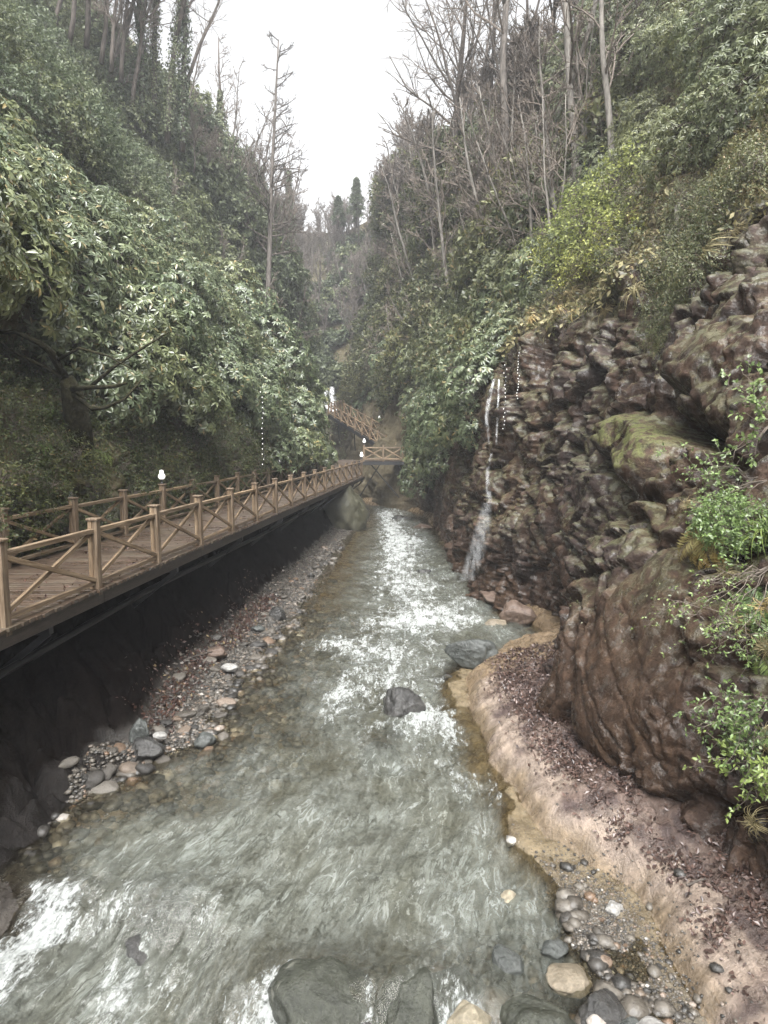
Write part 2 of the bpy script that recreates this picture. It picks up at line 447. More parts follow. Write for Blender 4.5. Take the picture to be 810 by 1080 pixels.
XL = [(-6, -4.6), (5, -4.4), (7.3, -4.38), (8.7, -4.39), (9.9, -3.9), (10.9, -3.0), (12.2, -3.05), (13.8, -3.06), (16.4, -2.69), (20.3, -2.44), (28.6, -2.21), (41.3, -1.73), (48, -1.5), (53, -4.2), (60, -6.2), (70, -7), (90, -8)]
XR = [(-6, 2.6), (4.5, 2.70), (5.3, 2.76), (5.8, 2.81), (6.3, 2.8), (6.7, 2.88), (7.1, 2.83), (7.5, 2.51), (8.1, 2.16), (9.1, 1.95), (10.8, 1.74), (12.5, 1.67), (13.7, 1.80), (14.6, 2.15), (15.4, 2.7), (16.2, 3.7), (17.3, 4.2), (19.9, 3.6), (24, 3.3), (32, 3.1), (39, 2.9), (46, 2.6), (50, 1.2), (53, -1.0), (60, -3.2), (70, -4.5), (90, -5.5)]
GW = [(-6, .05), (8.6, .1), (10.4, .75), (14, 1.1), (20, 1.15), (28, .95), (40, .8), (50, .4), (90, .3)]

def bed(x, y):
    """ground height and masks"""
    wob = .16 * perlin(x * .9, y * .9, 3.1, 5) + .07 * perlin(x * 3, y * 3, 1.2, 6) + .035 * perlin(x * 8, y * 8, 1.2, 8)
    xl, xr = interp(XL, y) + wob, interp(XR, y) + .7 * wob - .1 * sst(5, 8, y) * sst(17, 14, y)
    e = xl - x; r = x - xr
    n1 = fbm(x * .8, y * .8, 0, 4, 21); n2 = fbm(x * 3.1, y * 3.1, 0, 3, 22)
    chan = -.5 * sst(0, 1.7, -e) * sst(0, 1.1, -r) + .09 * n1 + .05 * n2 - .03
    dl = np.clip(-e, 0, 9); dr = np.clip(-r, 0, 9)
    chan = np.where(e < 0, np.maximum(chan, -.03 - (.105 + 1.1 * sst(8.8, 7.2, y)) * dl), chan) - .26 * sst(7.15, 6.3, y) * sst(-1.2, -2.0, x)
    bar = np.exp(-((x - 2.15) / .48) ** 2 - ((y - 6.35) / .95) ** 2) + .95 * np.exp(-((x - 1.9) / .65) ** 2 - ((y - 5.1) / .55) ** 2)
    chan = chan + .62 * np.clip(bar, 0, 1)
    pool = np.exp(-((x - 1.75) / .7) ** 2 - ((y - 13.6) / 1.2) ** 2) + np.exp(-((x - 2.0) / .5) ** 2 - ((y - 8.2) / 1.3) ** 2)
    chan = chan + .30 * np.clip(pool, 0, 1)
    chan = np.minimum(chan, .07 + .04 * n2)
    g = interp(GW, y); xs = x_out(y) - 2.3
    gl = .16 * np.clip(e, 0, 1.4) + .03 * n2
    soil = sst(0, 1, (e - g) / np.maximum(.35, (xl - g - xs)))
    f1, f2, cid, fa = worley(x / .8 + .3 * n1, y / .9, 0 * x + .5, 14, True)
    rk = np.maximum(sst(11.5, 9.3, y) * sst(.02, .3, e), sst(0, .12, soil))
    gl = gl + rk * (.22 * sst(0, .25, f2 - f1) + .2 * (cid - .3) + .3 * fa + .1 * ridged(x * 2, y * 2, 0, 4, 35))
    left = gl - .26 * sst(7.15, 6.3, y) + 2.1 * soil * (1 + .15 * n1) + soil * (.3 * fbm(x * 1.7, y * 1.7, 2, 4, 31) + .12 * ridged(x * 3, y * 3, 0, 3, 32))
    lip = .34 * (1 - np.exp(-np.clip(r, 0, 9) / .16)) + .22 * np.clip(r, 0, 3) + .06 * n1 + .022 * n2
    lip = lip + .05 * ridged((x - .25 * y) * 1.6, y * .5, 0, 3, 33) * sst(.2, .8, r)
    f1, f2, cid, fa = worley(x / .16 + n1, y / .26 + n1, 0 * x + .3, 12, True)
    lip = lip + sst(.35, .9, r + .4 * n1) * (.035 * (cid - .5) + .05 * fa + .02 * sst(0, .2, f2 - f1))
    left = np.minimum(left, 2.3)
    right = lip
    z = np.where(e > 0, left, np.where(r > 0, right, chan))
    z = z + .008 * fbm(x * 11, y * 11, 0, 3, 23)
    return z, e, r, soil, g, np.clip(bar, 0, 1), np.clip(pool, 0, 1)

def persp_rows(y0, y1, k, ymin=5.0):
    ys = [y0]
    while ys[-1] < y1: ys.append(ys[-1] + k * max(ymin, abs(ys[-1])))
    return np.array(ys)

def build_bed():
    ys = np.concatenate([np.linspace(-14, 3.2, 30)[:-1], persp_rows(3.2, 62, .0042), np.linspace(63, 120, 30)])
    nx = 470
    t = np.linspace(0, 1, nx)
    xs = -9.0 + 13.6 * t
    X, Y = np.meshgrid(xs, ys)
    # widen the far and outer columns so the sheet reaches past the walls
    X = X + np.where(t < .02, -45., 0)[None] + np.where(t > .985, 45., 0)[None]
    Z, e, r, soil, g, bar, pool = bed(X, Y)
    dull = np.maximum(sst(0, .06, soil), sst(11.2, 9.6, Y) * .6) * (e > 0)
    n = fbm(X * 2, Y * 2, 0, 4, 41)
    def lerp(a, b, m): return a + (b - a) * m[..., None]
    c = np.zeros(X.shape + (3,)) + np.array([.115, .10, .075])          # underwater bed
    c = lerp(c, np.array([.17, .13, .08]), np.clip(pool, 0, 1) * sst(-.5, .3, n + .3))
    c = lerp(c, np.array([.15, .118, .072]), sst(-1.6, -.2, r) * sst(5.3, 6.2, Y) * sst(17, 14, Y))
    c = lerp(c, np.array([.15, .11, .062]), sst(1.9, .2, -e) * (e <= 0) * .8)
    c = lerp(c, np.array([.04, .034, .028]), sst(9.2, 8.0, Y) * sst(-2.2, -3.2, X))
    c = lerp(c, np.array([.10, .088, .07]), bar * .8)
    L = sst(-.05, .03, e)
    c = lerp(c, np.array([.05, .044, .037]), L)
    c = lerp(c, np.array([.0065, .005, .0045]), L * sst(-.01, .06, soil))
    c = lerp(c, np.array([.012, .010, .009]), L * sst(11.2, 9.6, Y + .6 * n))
    R = sst(-.03, .03, r)
    ledge = np.array([.25, .20, .163])
    lc = lerp(np.zeros(X.shape + (3,)) + ledge, np.array([.165, .125, .082]), sst(.28, .02, r + .15 * n))
    lc = lerp(lc, np.array([.105, .075, .062]), sst(.25, .75, r + .5 * n))
    lc = lerp(lc, np.array([.055, .038, .036]), .8 * sst(.18, .5, r + .25 * n) * sst(-.05, .3, fbm(X * 2.6, Y * 1.3, 0, 4, 44)))
    lc = lerp(lc, np.array([.165, .12, .075]), sst(12.2, 13.6, Y + n))
    c = lerp(c, lc, R)
    V = np.stack([X, Y, Z], -1)
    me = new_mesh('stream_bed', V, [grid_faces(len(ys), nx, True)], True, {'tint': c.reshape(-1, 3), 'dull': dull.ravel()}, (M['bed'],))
    tag(link('ground', me), kind='structure')
build_bed()

# ------------------------------------------------------------------ water
RAP = [(-.15, 5.5, .12, .4, .6), (.55, 5.45, .12, .4, .7), (-.9, 5.75, .2, .3, .5), (.12, 11.3, .28, .5, .35), (.62, 11.5, .22, .6, .5), (1.55, 13.6, .4, .5, .4), (-2.05, 6.3, .3, .5, .45), (-2.9, 6.9, .25, .35, .4),   # x, y, rx, ry, amount : where the stream breaks
    (-3.5, 6.9, .42, .33, .85), (-3.75, 6.3, .32, .9, 1.05), (-2.55, 5.8, .2, .75, 1.0), (-.98, 5.35, .42, .36, 1.1), (.72, 5.3, .16, .4, .7), (1.0, 5.2, .16, .3, .5),
    (1.55, 19.3, 1.0, 1.3, .55), (.4, 18.2, 1.2, .9, .4), (2.3, 18.4, .8, .5, .45), (-1.2, 16.3, .8, .7, .55), (-.2, 15.6, .9, .6, .4), (1.05, 11.1, .35, .8, .7), (.75, 12.0, .5, .35, .5), (1.05, 9.4, .4, .8, .38), (1.6, 9.4, .25, .6, .35),
    (-.6, 13.4, .5, 1.3, .4), (-.9, 12.3, .35, .9, .42), (.2, 13.8, .5, .7, .3), (1.1, 23, 1.1, 1.6, .4), (.2, 26, .8, 2.5, .35), (.6, 31, .8, 3.5, .5), (.3, 38, .7, 5, .6), (1.6, 34, .7, 2, .4), (.0, 46, .8, 4, .6), (2.6, 21, .4, 1, .4), (-.4, 10.2, .6, .5, .15), (-2.0, 7.3, .5, .4, .2)]

def water_h(x, y):
    sh = x - .27 * np.minimum(y - 9, 0)
    R = np.zeros_like(x)
    for (a, b, rx, ry, k) in RAP: R = R + k * np.exp(-((x - a) / rx) ** 2 - ((y - b) / ry) ** 2)
    R = np.clip(R, 0, 1.1)
    calm = sst(0, .7, x - interp(XL, y)) * sst(0, .6, interp(XR, y) - x)
    calm = .25 + .75 * calm
    d = 1 + 1.2 * R
    h = .085 * fbm(sh * 1.3, y * .75, 0, 3, 51) +   .045 * d * ridged(sh * 2.3 + .5 * perlin(sh, y * .6, 0, 3), y * 1.15, 0, 3, 52) + .019 * d * ridged(sh * 8, y * 3.6, 0, 3, 53)
    h = h * calm + .085 * np.clip(R, 0, 1) * fbm(sh * 5, y * 4, 0, 4, 57)
    drop = -.26 * sst(7.15, 6.5, y + .35 * perlin(x * 1.2, 0, 0, 9) + .25 * (x + 3)) * sst(-1.2, -2.0, x) - .2 * sst(5.75, 5.25, y + .3 * perlin(x * 1.7, 3, 0, 9)) * sst(-2.2, -1.4, x) * sst(1.3, .9, x)
    # water mounding over the sunk boulders
    for (a, b, rr, k) in [(-2.35, 6.75, .55, .17), (-.45, 5.75, .5, .16), (.25, 5.7, .36, .14), (.35, 11.4, .4, .07), (-.1, 6.9, .5, .05)]:
        h = h + k * np.exp(-((x - a) ** 2 + (y - b) ** 2) / rr ** 2)
    return h + drop, R

def build_water():
    ys = np.concatenate([np.linspace(-14, 3.6, 12)[:-1], persp_rows(3.6, 60, .0040), np.linspace(60.5, 95, 60)])
    nx = 330
    t = np.linspace(0, 1, nx)
    a, b = interp(XL, ys) - .55, interp(XR, ys) + .55
    X = a[:, None] + (b - a)[:, None] * t[None]; Y = np.broadcast_to(ys[:, None], X.shape).copy()
    h, R = water_h(X, Y)
    zb = bed(X, Y)[0]
    dep = np.clip(h - zb, 0, 3)
    turb = np.clip(1 - np.exp(-dep / .5), 0, .95)
    turb = np.clip(turb * sst(.0, .28, dep) * (1 - .45 * sst(6.9, 5.9, Y) * sst(-2.6, -1.2, X)) * (1 - .6 * np.exp(-((X + 2.35) / .5) ** 2 - ((Y - 6.75) / .45) ** 2)) * (1 - .6 * np.exp(-((X + .5) / .5) ** 2 - ((Y - 5.6) / .5) ** 2)) * (1 - .55 * np.exp(-((X + .05) / .35) ** 2 - ((Y - 10.9) / .5) ** 2)), 0, .97)
    crest = fbm(X * 3, Y * 1.5, 0, 3, 61)
    xc = .2 + .045 * np.clip(Y - 9, 0, 20); mid = np.exp(-((X - xc) / (.28 * (interp(XR, Y) - interp(XL, Y)))) ** 2) * sst(9.5, 13, Y)
    foam = np.clip(.22 + .54 * R + .24 * mid + .19 * crest, 0, .95)
    foam = foam * sst(.0, .1, dep) 
    me = new_mesh('water', np.stack([X, Y, h + .02], -1), [grid_faces(len(ys), nx, True)], True, {'turb': turb.ravel(), 'foam': foam.ravel()}, (M['water'],))
    flow = np.stack([X - .27 * np.minimum(Y - 9, 0) - .05 * np.clip(Y - 9, 0, 60), Y, h], -1)
    me.attributes.new('flow', 'FLOAT_VECTOR', 'POINT').data.foreach_set('vector', np.ascontiguousarray(flow, f32).ravel())
    tag(link('water', me), kind='structure')
build_water()

# ------------------------------------------------------------------ walls of the gorge as parametric sheets
def P_(y, *pts): return (y, pts)
RIGHT = [P_(-12, (4.2, -.8), (4.4, 1), (5, 4), (6.5, 7.5), (9, 11), (15, 18), (25, 30), (40, 33)),
         P_(5, (3.8, -.6), (4.0, 1.0), (4.8, 4), (6.2, 7), (8.5, 10.5), (14, 18), (24, 31), (40, 34)),
         P_(8, (3.3, -.6), (3.6, 1.2), (4.7, 4), (6.1, 7), (8.3, 10.5), (13.8, 18), (23.5, 31), (40, 34)),
         P_(11, (2.75, -.6), (3.15, 1.2), (4.3, 4), (5.8, 7), (8.0, 10.5), (13.3, 18), (22.5, 31), (39, 34)),
         P_(14, (3.45, -.6), (3.8, 1.2), (4.85, 4), (6.0, 7), (7.7, 10.4), (12.8, 18), (21, 30.5), (38, 33)),
         P_(17, (4.6, -.6), (4.75, 1.4), (5.1, 4.2), (5.5, 7), (7.0, 10), (11.5, 17.5), (19.5, 29), (36, 32)),
         P_(21, (3.0, -.6), (3.3, 1.5), (3.8, 4), (4.3, 7), (5.6, 9.4), (9.6, 15.5), (16, 26), (32, 28)),
         P_(28, (3.1, -.6), (3.3, 1.5), (3.7, 4), (4.2, 6.8), (5.4, 9.3), (9, 16), (14, 26), (30, 28)),
         P_(36, (2.9, -.6), (3.0, 2), (3.1, 4), (3.4, 6.5), (4.8, 10), (7.6, 16.5), (11, 25.5), (28, 28)),
         P_(47, (2.6, -.6), (2.6, 2), (2.6, 4), (2.8, 7), (3.9, 11), (6, 18), (8.3, 26), (26, 30)),
         P_(53, (-.8, -.6), (-.5, 2), (.2, 5), (1.2, 8), (2.8, 12), (4.6, 19.5), (6.4, 27.5), (24, 31)),
         P_(60, (-3, -.6), (-2.4, 3), (-1.2, 6), (.2, 9), (2.4, 13.5), (4.2, 20.5), (5.6, 28.5), (22, 32)),
         P_(72, (-4, -.6), (-3.6, 4), (-3, 8), (-2, 11), (-.4, 16), (1.2, 24), (2.4, 32.5), (18, 36)),
         P_(92, (-4.5, -.6), (-4.2, 5), (-4, 10), (-3, 16), (-1.5, 22), (1, 31), (2.5, 39), (16, 42))]
LEFT = [P_(-12, (-9.6, .4), (-9.9, 5), (-11.3, 9), (-18, 16), (-27, 27), (-40, 42)),
        P_(8, (-7.8, .4), (-8.2, 5), (-9.6, 9), (-16, 17), (-25, 28), (-38, 43)),
        P_(20, (-6.8, .4), (-7.2, 5), (-8.8, 9.3), (-14.5, 17), (-23, 28.5), (-35, 45)),
        P_(32, (-5.7, .4), (-6.2, 5), (-8.0, 9.5), (-12.8, 16), (-21, 27), (-32, 44)),
        P_(40, (-5.2, .4), (-5.7, 5), (-7.8, 9.5), (-12, 15.5), (-20, 26.5), (-30, 44)),
        P_(45, (-5.9, .4), (-7.2, 5), (-9.5, 9.2), (-13, 15), (-19.5, 26.5), (-29, 44)),
        P_(51, (-8.2, .4), (-9.2, 5), (-11, 9.5), (-12.8, 15.5), (-17, 27), (-27, 43)),
        P_(60, (-8.5, .4), (-8.8, 6), (-9.2, 11), (-10, 18), (-13, 26), (-23, 40)),
        P_(74, (-8, .4), (-8.4, 8), (-9, 14), (-10.5, 21), (-14, 30), (-24, 42)),
        P_(92, (-7, .4), (-8, 10), (-9.5, 17), (-11.5, 26), (-15, 35), (-26, 46))]

def sheet(tab, ys, ts):
    Y = [s[0] for s in tab]; A = np.array([s[1] for s in tab], float)      # (ny, k, 2)
    B = catmull(Y, A, ys)                                                 # (m, k, 2)
    C = catmull(np.arange(A.shape[1]), B.transpose(1, 0, 2), ts)           # (nt, m, 2)
    C = C.transpose(1, 0, 2)
    return np.concatenate([C[..., :1], np.broadcast_to(ys[:, None, None], C.shape[:2] + (1,)), C[..., 1:]], -1)

def normals(P, sign):
    du = np.gradient(P, axis=0); dv = np.gradient(P, axis=1)
    n = np.cross(du, dv); n /= np.linalg.norm(n, axis=-1, keepdims=True) + 1e-9
    return n * sign

# features carved in the right cliff, in (distance Y, height z)
def seg_d(Y, Z, pts):
    d = np.full(Y.shape, 9.)
    for (a, b) in zip(pts[:-1], pts[1:]):
        ax, az = a; bx, bz = b
        L = (bx - ax) ** 2 + (bz - az) ** 2
        t = np.clip(((Y - ax) * (bx - ax) + (Z - az) * (bz - az)) / L, 0, 1)
        d = np.minimum(d, np.hypot(Y - ax - t * (bx - ax), Z - az - t * (bz - az)))
    return d

def rock_disp(P, t):
    X, Y, Z = P[..., 0], P[..., 1], P[..., 2]
    wx = .5 * fbm(X * .6, Y * .6, Z * .6, 3, 71); wy = .5 * fbm(X * .6 + 9, Y * .6, Z * .6, 3, 72)
    c, s = math.cos(.6), math.sin(.6)
    A = Y * c + Z * s + wx; B = -Y * s + Z * c + wy; C = X + wx          # tilted bedding axes
    d = .55 * fbm(X / 3.2, Y / 3.2, Z / 3.2, 3, 73) - .20
    f1, f2, cid, fa = worley(C / 1.6, A / 1.45, B / 1.7, 1, True)
    d += .28 * sst(0, .20, f2 - f1) + .26 * (cid - .5) + .20 * fa
    f1, f2, cid, fa = worley(C / .65 + wx, A / .55, B / .66, 2, True)
    m2 = .25 + .75 * sst(-.22, .25, fbm(X * .45, Y * .45, Z * .45, 2, 78))
    d += m2 * (.13 * sst(0, .15, f2 - f1) + .10 * (cid - .5) + .17 * fa)
    q = perlin(X * 1.1, Y * 1.1, Z * 1.1, 77)
    f1, f2, cid, fa = worley(C / .22 + .4 * wx, A / .19, B / .23, 3, True)
    rough = .12 + .88 * sst(-.2, .25, q)
    d += rough * (.04 * sst(0, .14, f2 - f1) + .03 * (cid - .5) + .085 * fa)
    d += .06 * ridged(A * 1.5, B * 1.5, C * 1.5, 5, 74) + .03 * fbm(X * 7, Y * 7, Z * 7, 3, 75)
    return d

def build_right():
    ys = np.concatenate([np.linspace(-12, 3.4, 26)[:-1], persp_rows(3.4, 40, .0045, 5.5), np.linspace(40.3, 92, 150)])
    ts = np.concatenate([np.linspace(0, 4.2, 330)[:-1], np.linspace(4.2, 7, 130)])
    B = sheet(RIGHT, ys, ts)
    N = normals(B, 1)
    fl = N[len(ys) // 2, 60, 0] > 0
    if fl: N = -N
    Y, Z = B[..., 1], B[..., 2]
    T = np.broadcast_to(ts[None], Y.shape)
    rock = sst(4.25, 3.75, T + .35 * fbm(Y * .5, Z * .5, 0, 3, 81)) * sst(52, 44, Y)
    near = sst(33, 28, Y)
    d = rock * rock_disp(B, T) * (.35 + .65 * near)
    d = d + (1 - rock) * (.7 * fbm(B[..., 0] / 3.5, Y / 3.5, Z / 3.5, 4, 82) + .12 * fbm(B[..., 0] * 1.5, Y * 1.5, Z * 1.5, 3, 83))
    # the smooth bulging boulder by the mud ledge, the mossy slab and their cracks
    bl = np.exp(-(((Y - 9.2) / 1.75) ** 2 + ((Z - 1.75) / 1.4) ** 2) ** 1.8)
    d = d * (1 - .92 * bl) + .46 * bl + .10 * bl * fbm(Y * 1.1, Z * 1.1, 0, 4, 79)
    d = d - .12 * sst(.8, .35, Z) * sst(5.5, 6.5, Y) * sst(12.5, 11, Y)
    for pts, w, dp in [([(10.6, 2.3), (9.6, 1.4), (8.2, .7)], .018, .05), ([(10.2, 2.5), (9.0, 1.6), (7.9, 1.0)], .015, .045), ([(9.9, 1.5), (9.2, .9), (8.6, .6)], .014, .04), ([(10.4, 1.9), (10.1, 1.1), (9.8, .7)], .014, .045), ([(9.7, 2.6), (8.6, 1.9), (7.8, 1.5)], .014, .04), ([(10.7, 1.6), (10.0, 1.5), (9.6, .8)], .016, .06)]:
        wob = .06 * perlin(Y * 3, Z * 3, 0, 85)
        d = d - dp * np.exp(-(seg_d(Y + wob, Z + wob, pts) / w) ** 2)
    sl = sst(.62, .25, seg_d(Y, Z, [(15.0, 5.1), (12.6, 4.75), (11.4, 4.55)]))
    d = d * (1 - .6 * sl) + .55 * sl
    d = d - .75 * np.exp(-(seg_d(Y, Z + .1 * perlin(Y * 2, 0, 0, 86), [(13.2, 5.55), (12.0, 5.35), (9.8, 5.0)]) / .13) ** 2)
    d = d - .7 * np.exp(-(seg_d(Y, Z + .1 * perlin(Y * 2, 4, 0, 86), [(15.6, 4.55), (13.2, 4.1), (11.6, 3.95)]) / .13) ** 2)
    d = d + .35 * np.exp(-(((Y - 11.5) / 1.5) ** 2 + ((Z - 6.2) / .7) ** 2))
    # alcove in the cliff top
    d = d - .9 * np.exp(-(((Y - 20.5) / .7) ** 2 + ((Z - 7.3) / .75) ** 2) ** 2)
    P = B + N * d[..., None]
    NN = normals(P, 1)
    if fl: NN = -NN
    up = NN[..., 2]
    n = fbm(Y * .7, Z * .7, 0, 3, 87)
    moss = rock * (1 - .8 * bl) * np.clip(sst(.15, .6, up + .5 * n) * sst(1.2, 3., Z) * .5 + .9 * sl * sst(.0, .4, up + .2), 0, 1)
    moss = np.maximum(moss, rock * sst(3.3, 3.9, T + .5 * n) * .6)
    ochre = np.clip(rock * (sst(1.6, .3, Z + .5 * n) * .55 + .75 * bl + .6 * sst(17.5, 21, Y) * sst(33, 29, Y) * sst(.2, -.2, n - .1) * sst(8, 6, Z)), 0, 1)
    soil = 1 - rock
    me = new_mesh('cliff', P, [grid_faces(len(ys), len(ts), fl)], True, {'moss': moss.ravel(), 'ochre': ochre.ravel(), 'soil': soil.ravel()}, (M['rock'],))
    tag(link('cliff', me), kind='structure')
    return ys, ts, P, NN
R_YS, R_TS, R_P, R_N = build_right()

def build_left():
    ys = np.concatenate([np.linspace(-12, 6, 40)[:-1], persp_rows(6, 50, .010, 6), np.linspace(50.5, 92, 110)])
    ts = np.concatenate([np.linspace(0, 2, 130)[:-1], np.linspace(2, 5, 150)])
    B = sheet(LEFT, ys, ts); N = normals(B, 1)
    fl = N[len(ys) // 2, 60, 0] < 0
    if fl: N = -N
    X, Y, Z = B[..., 0], B[..., 1], B[..., 2]
    low = sst(6, 3.2, Z)
    d = .8 * fbm(X / 3.5, Y / 3.5, Z / 3.5, 4, 91) + .16 * fbm(X * 1.4, Y * 1.4, Z * 1.4, 4, 92)
    f1, f2, cid = worley(X / .7, Y / .9, Z / .6, 4)
    d = d * (1 - .5 * low) + low * (.22 * sst(0, .4, f2 - f1) + .2 * (cid - .5))
    # the overhang with the dark hollow behind the leaning trunk
    d = d - 1.1 * np.exp(-(((Y - 15.5) / 2.2) ** 2 + ((Z - 6.9) / .8) ** 2) ** 1.5)
    P = B + N * d[..., None]; NN = normals(P, 1)
    if fl: NN = -NN
    n = fbm(Y * .7, Z * .7, 0, 3, 93)
    rockm = low * sst(-.1, .25, n + .15)
    me = new_mesh('hillside', P, [grid_faces(len(ys), len(ts), fl)], True, {'moss': np.full(n.size, .9), 'ochre': np.zeros(n.size), 'soil': (.75 * (1 - rockm)).ravel()}, (M['rock'],))
    tag(link('hillside', me), kind='structure')
    return ys, ts, P, NN
L_YS, L_TS, L_P, L_N = build_left()

def build_far():
    xs = np.linspace(-32, 30, 120); ts = np.linspace(0, 1, 90)
    X, T = np.meshgrid(xs, ts, indexing='ij')
    ang = (X + 4) / 30
    top = 36 + 4 * np.sin(X * .12 + 1) + .035 * (X + 3) ** 2
    Z = -1 + T ** 1.15 * (top + 1)
    Y = 74 + 36 * T ** 1.0 + 10 * ang ** 2 - 9 * np.exp(-((X - 4) / 6) ** 2) * T
    gully = np.exp(-((X + 6.3) / 1.6) ** 2)
    Y = Y + 7 * gully * sst(.5, .0, T)
    n = fbm(X / 5, Z / 5, 0, 4, 95)
    Y = Y + 2.5 * n + .5 * fbm(X, Z, 0, 3, 96)
    P = np.stack([X, Y, Z], -1)
    m = fbm(X / 4, Z / 4, 2, 3, 97)
    N = normals(P, 1); fl = N[60, 45, 1] > 0
    if fl: N = -N
    me = new_mesh('far_hillside', P, [grid_faces(len(xs), len(ts), fl)], True, {'moss': np.full(n.size, .8), 'ochre': np.zeros(n.size), 'soil': (.8 * sst(.2, -.1, m)).ravel()}, (M['rock'],))
    tag(link('far_hillside', me), kind='structure')
    return P, N
FAR_P, FAR_N = build_far()
# ================================================================== VEGETATION BUILDERS
def unit(v): return v / (np.linalg.norm(v, axis=-1, keepdims=True) + 1e-9)

LANCE_V = np.array([[0, 0, 0], [.3, -.5, .05], [.3, 0, -.02], [.3, .5, .05], [.68, -.46, -.02], [.68, 0, -.10], [.68, .46, -.02], [1, 0, -.22]])
LANCE_T = np.array([[0, 1, 2], [0, 2, 3], [4, 7, 5], [5, 7, 6]]); LANCE_Q = np.array([[1, 4, 5, 2], [2, 5, 6, 3]])
KITE_V = np.array([[0, 0, 0], [.45, -.5, .06], [.45, 0, -.03], [.45, .5, .06], [1, 0, -.1]])
KITE_T = np.array([[0, 1, 2], [0, 2, 3], [1, 4, 2], [2, 4, 3]])
QUAD_V = np.array([[0, 0, 0], [.5, -.5, .05], [1, 0, -.06], [.5, .5, .05]]); QUAD_Q = np.array([[0, 1, 2, 3]])

def leaves(o, a, n, L, W, tmpl='kite'):
    TV, TQ, TT = {'lance': (LANCE_V, LANCE_Q, LANCE_T), 'kite': (KITE_V, None, KITE_T), 'quad': (QUAD_V, QUAD_Q, None)}[tmpl]
    a = unit(a); b = unit(np.cross(n, a)); n = np.cross(a, b)
    L = np.broadcast_to(L, (len(o),))[:, None, None]; W = np.broadcast_to(W, (len(o),))[:, None, None]
    V = o[:, None] + L * TV[None, :, :1] * a[:, None] + W * TV[None, :, 1:2] * b[:, None] + L * TV[None, :, 2:] * n[:, None]
    off = np.arange(len(o))[:, None, None] * len(TV)
    Q = (TQ[None] + off).reshape(-1, 4) if TQ is not None else None
    T = (TT[None] + off).reshape(-1, 3) if TT is not None else None
    return V.reshape(-1, 3), Q, T

def rand_dirs(n, zmin=-.25):
    z = RNG.uniform(zmin, 1, n); a = RNG.uniform(0, 2 * math.pi, n); r = np.sqrt(1 - z * z)
    return np.stack([r * np.cos(a), r * np.sin(a), z], -1)

def crooked(p0, p1, k=6, w=.08):
    p0, p1 = np.asarray(p0, float), np.asarray(p1, float)
    t = np.linspace(0, 1, k)[:, None]
    j = RNG.normal(0, w * np.linalg.norm(p1 - p0), (k, 3)) * np.sin(t * math.pi)
    return p0 + (p1 - p0) * t + j

def rhodo_shrub(R, nros, ll, lw, seed, per=9, flat=.85):
    """dome of leaf rosettes at the ends of crooked stems"""
    d = rand_dirs(nros, -.35)
    lump = 1 + .28 * fbm(d[:, 0] * 1.7, d[:, 1] * 1.7, d[:, 2] * 1.7 + seed, 2, seed)
    rr = R * lump * np.where(RNG.random(nros) < .72, RNG.uniform(.84, 1.05, nros), RNG.uniform(.45, .84, nros))
    c = d * rr[:, None] * np.array([1, 1, flat]); c[:, 2] += .35 * R
    D = unit(d + np.array([0, 0, .75]) + RNG.normal(0, .25, (nros, 3)))
    o = np.repeat(c, per, 0); D = np.repeat(D, per, 0); n = len(o)
    t1 = unit(np.cross(D, RNG.normal(0, 1, (n, 3)))); 
    ph = np.tile(np.arange(per) * 2.4, nros) + np.repeat(RNG.uniform(0, 6, nros), per)
    u = unit(np.cross(D, np.array([.31, .22, .9]))); v = np.cross(D, u)
    rad = np.cos(ph)[:, None] * u + np.sin(ph)[:, None] * v
    th = np.radians(RNG.uniform(62, 112, n))[:, None]
    a = unit(np.cos(th) * D + np.sin(th) * rad + np.array([0, 0, -.25]))
    nn = D - (D * a).sum(1, keepdims=True) * a + RNG.normal(0, .15, (n, 3))
    V, Q, T = leaves(o + rad * .012, a, nn, ll * RNG.uniform(.7, 1.15, n), lw * RNG.uniform(.8, 1.15, n), 'lance')
    fol = MB(); fol.add(V, Q, T)
    st = MB()
    for i in range(9):
        e = d[i * 3] * R * .55 * np.array([1, 1, flat]) + np.array([0, 0, .3 * R])
        P = crooked((RNG.normal(0, .08), RNG.normal(0, .08), -.25), e, 6, .1); st.tube(P, np.linspace(.028, .013, 6) * R, 5)
        for q in range(6):
            k = RNG.integers(nros); 
            if np.dot(d[k], d[i * 3]) > .3: st.tube(crooked(e, c[k], 5, .07), np.linspace(.012, .005, 5) * R, 4)
    return fol, st

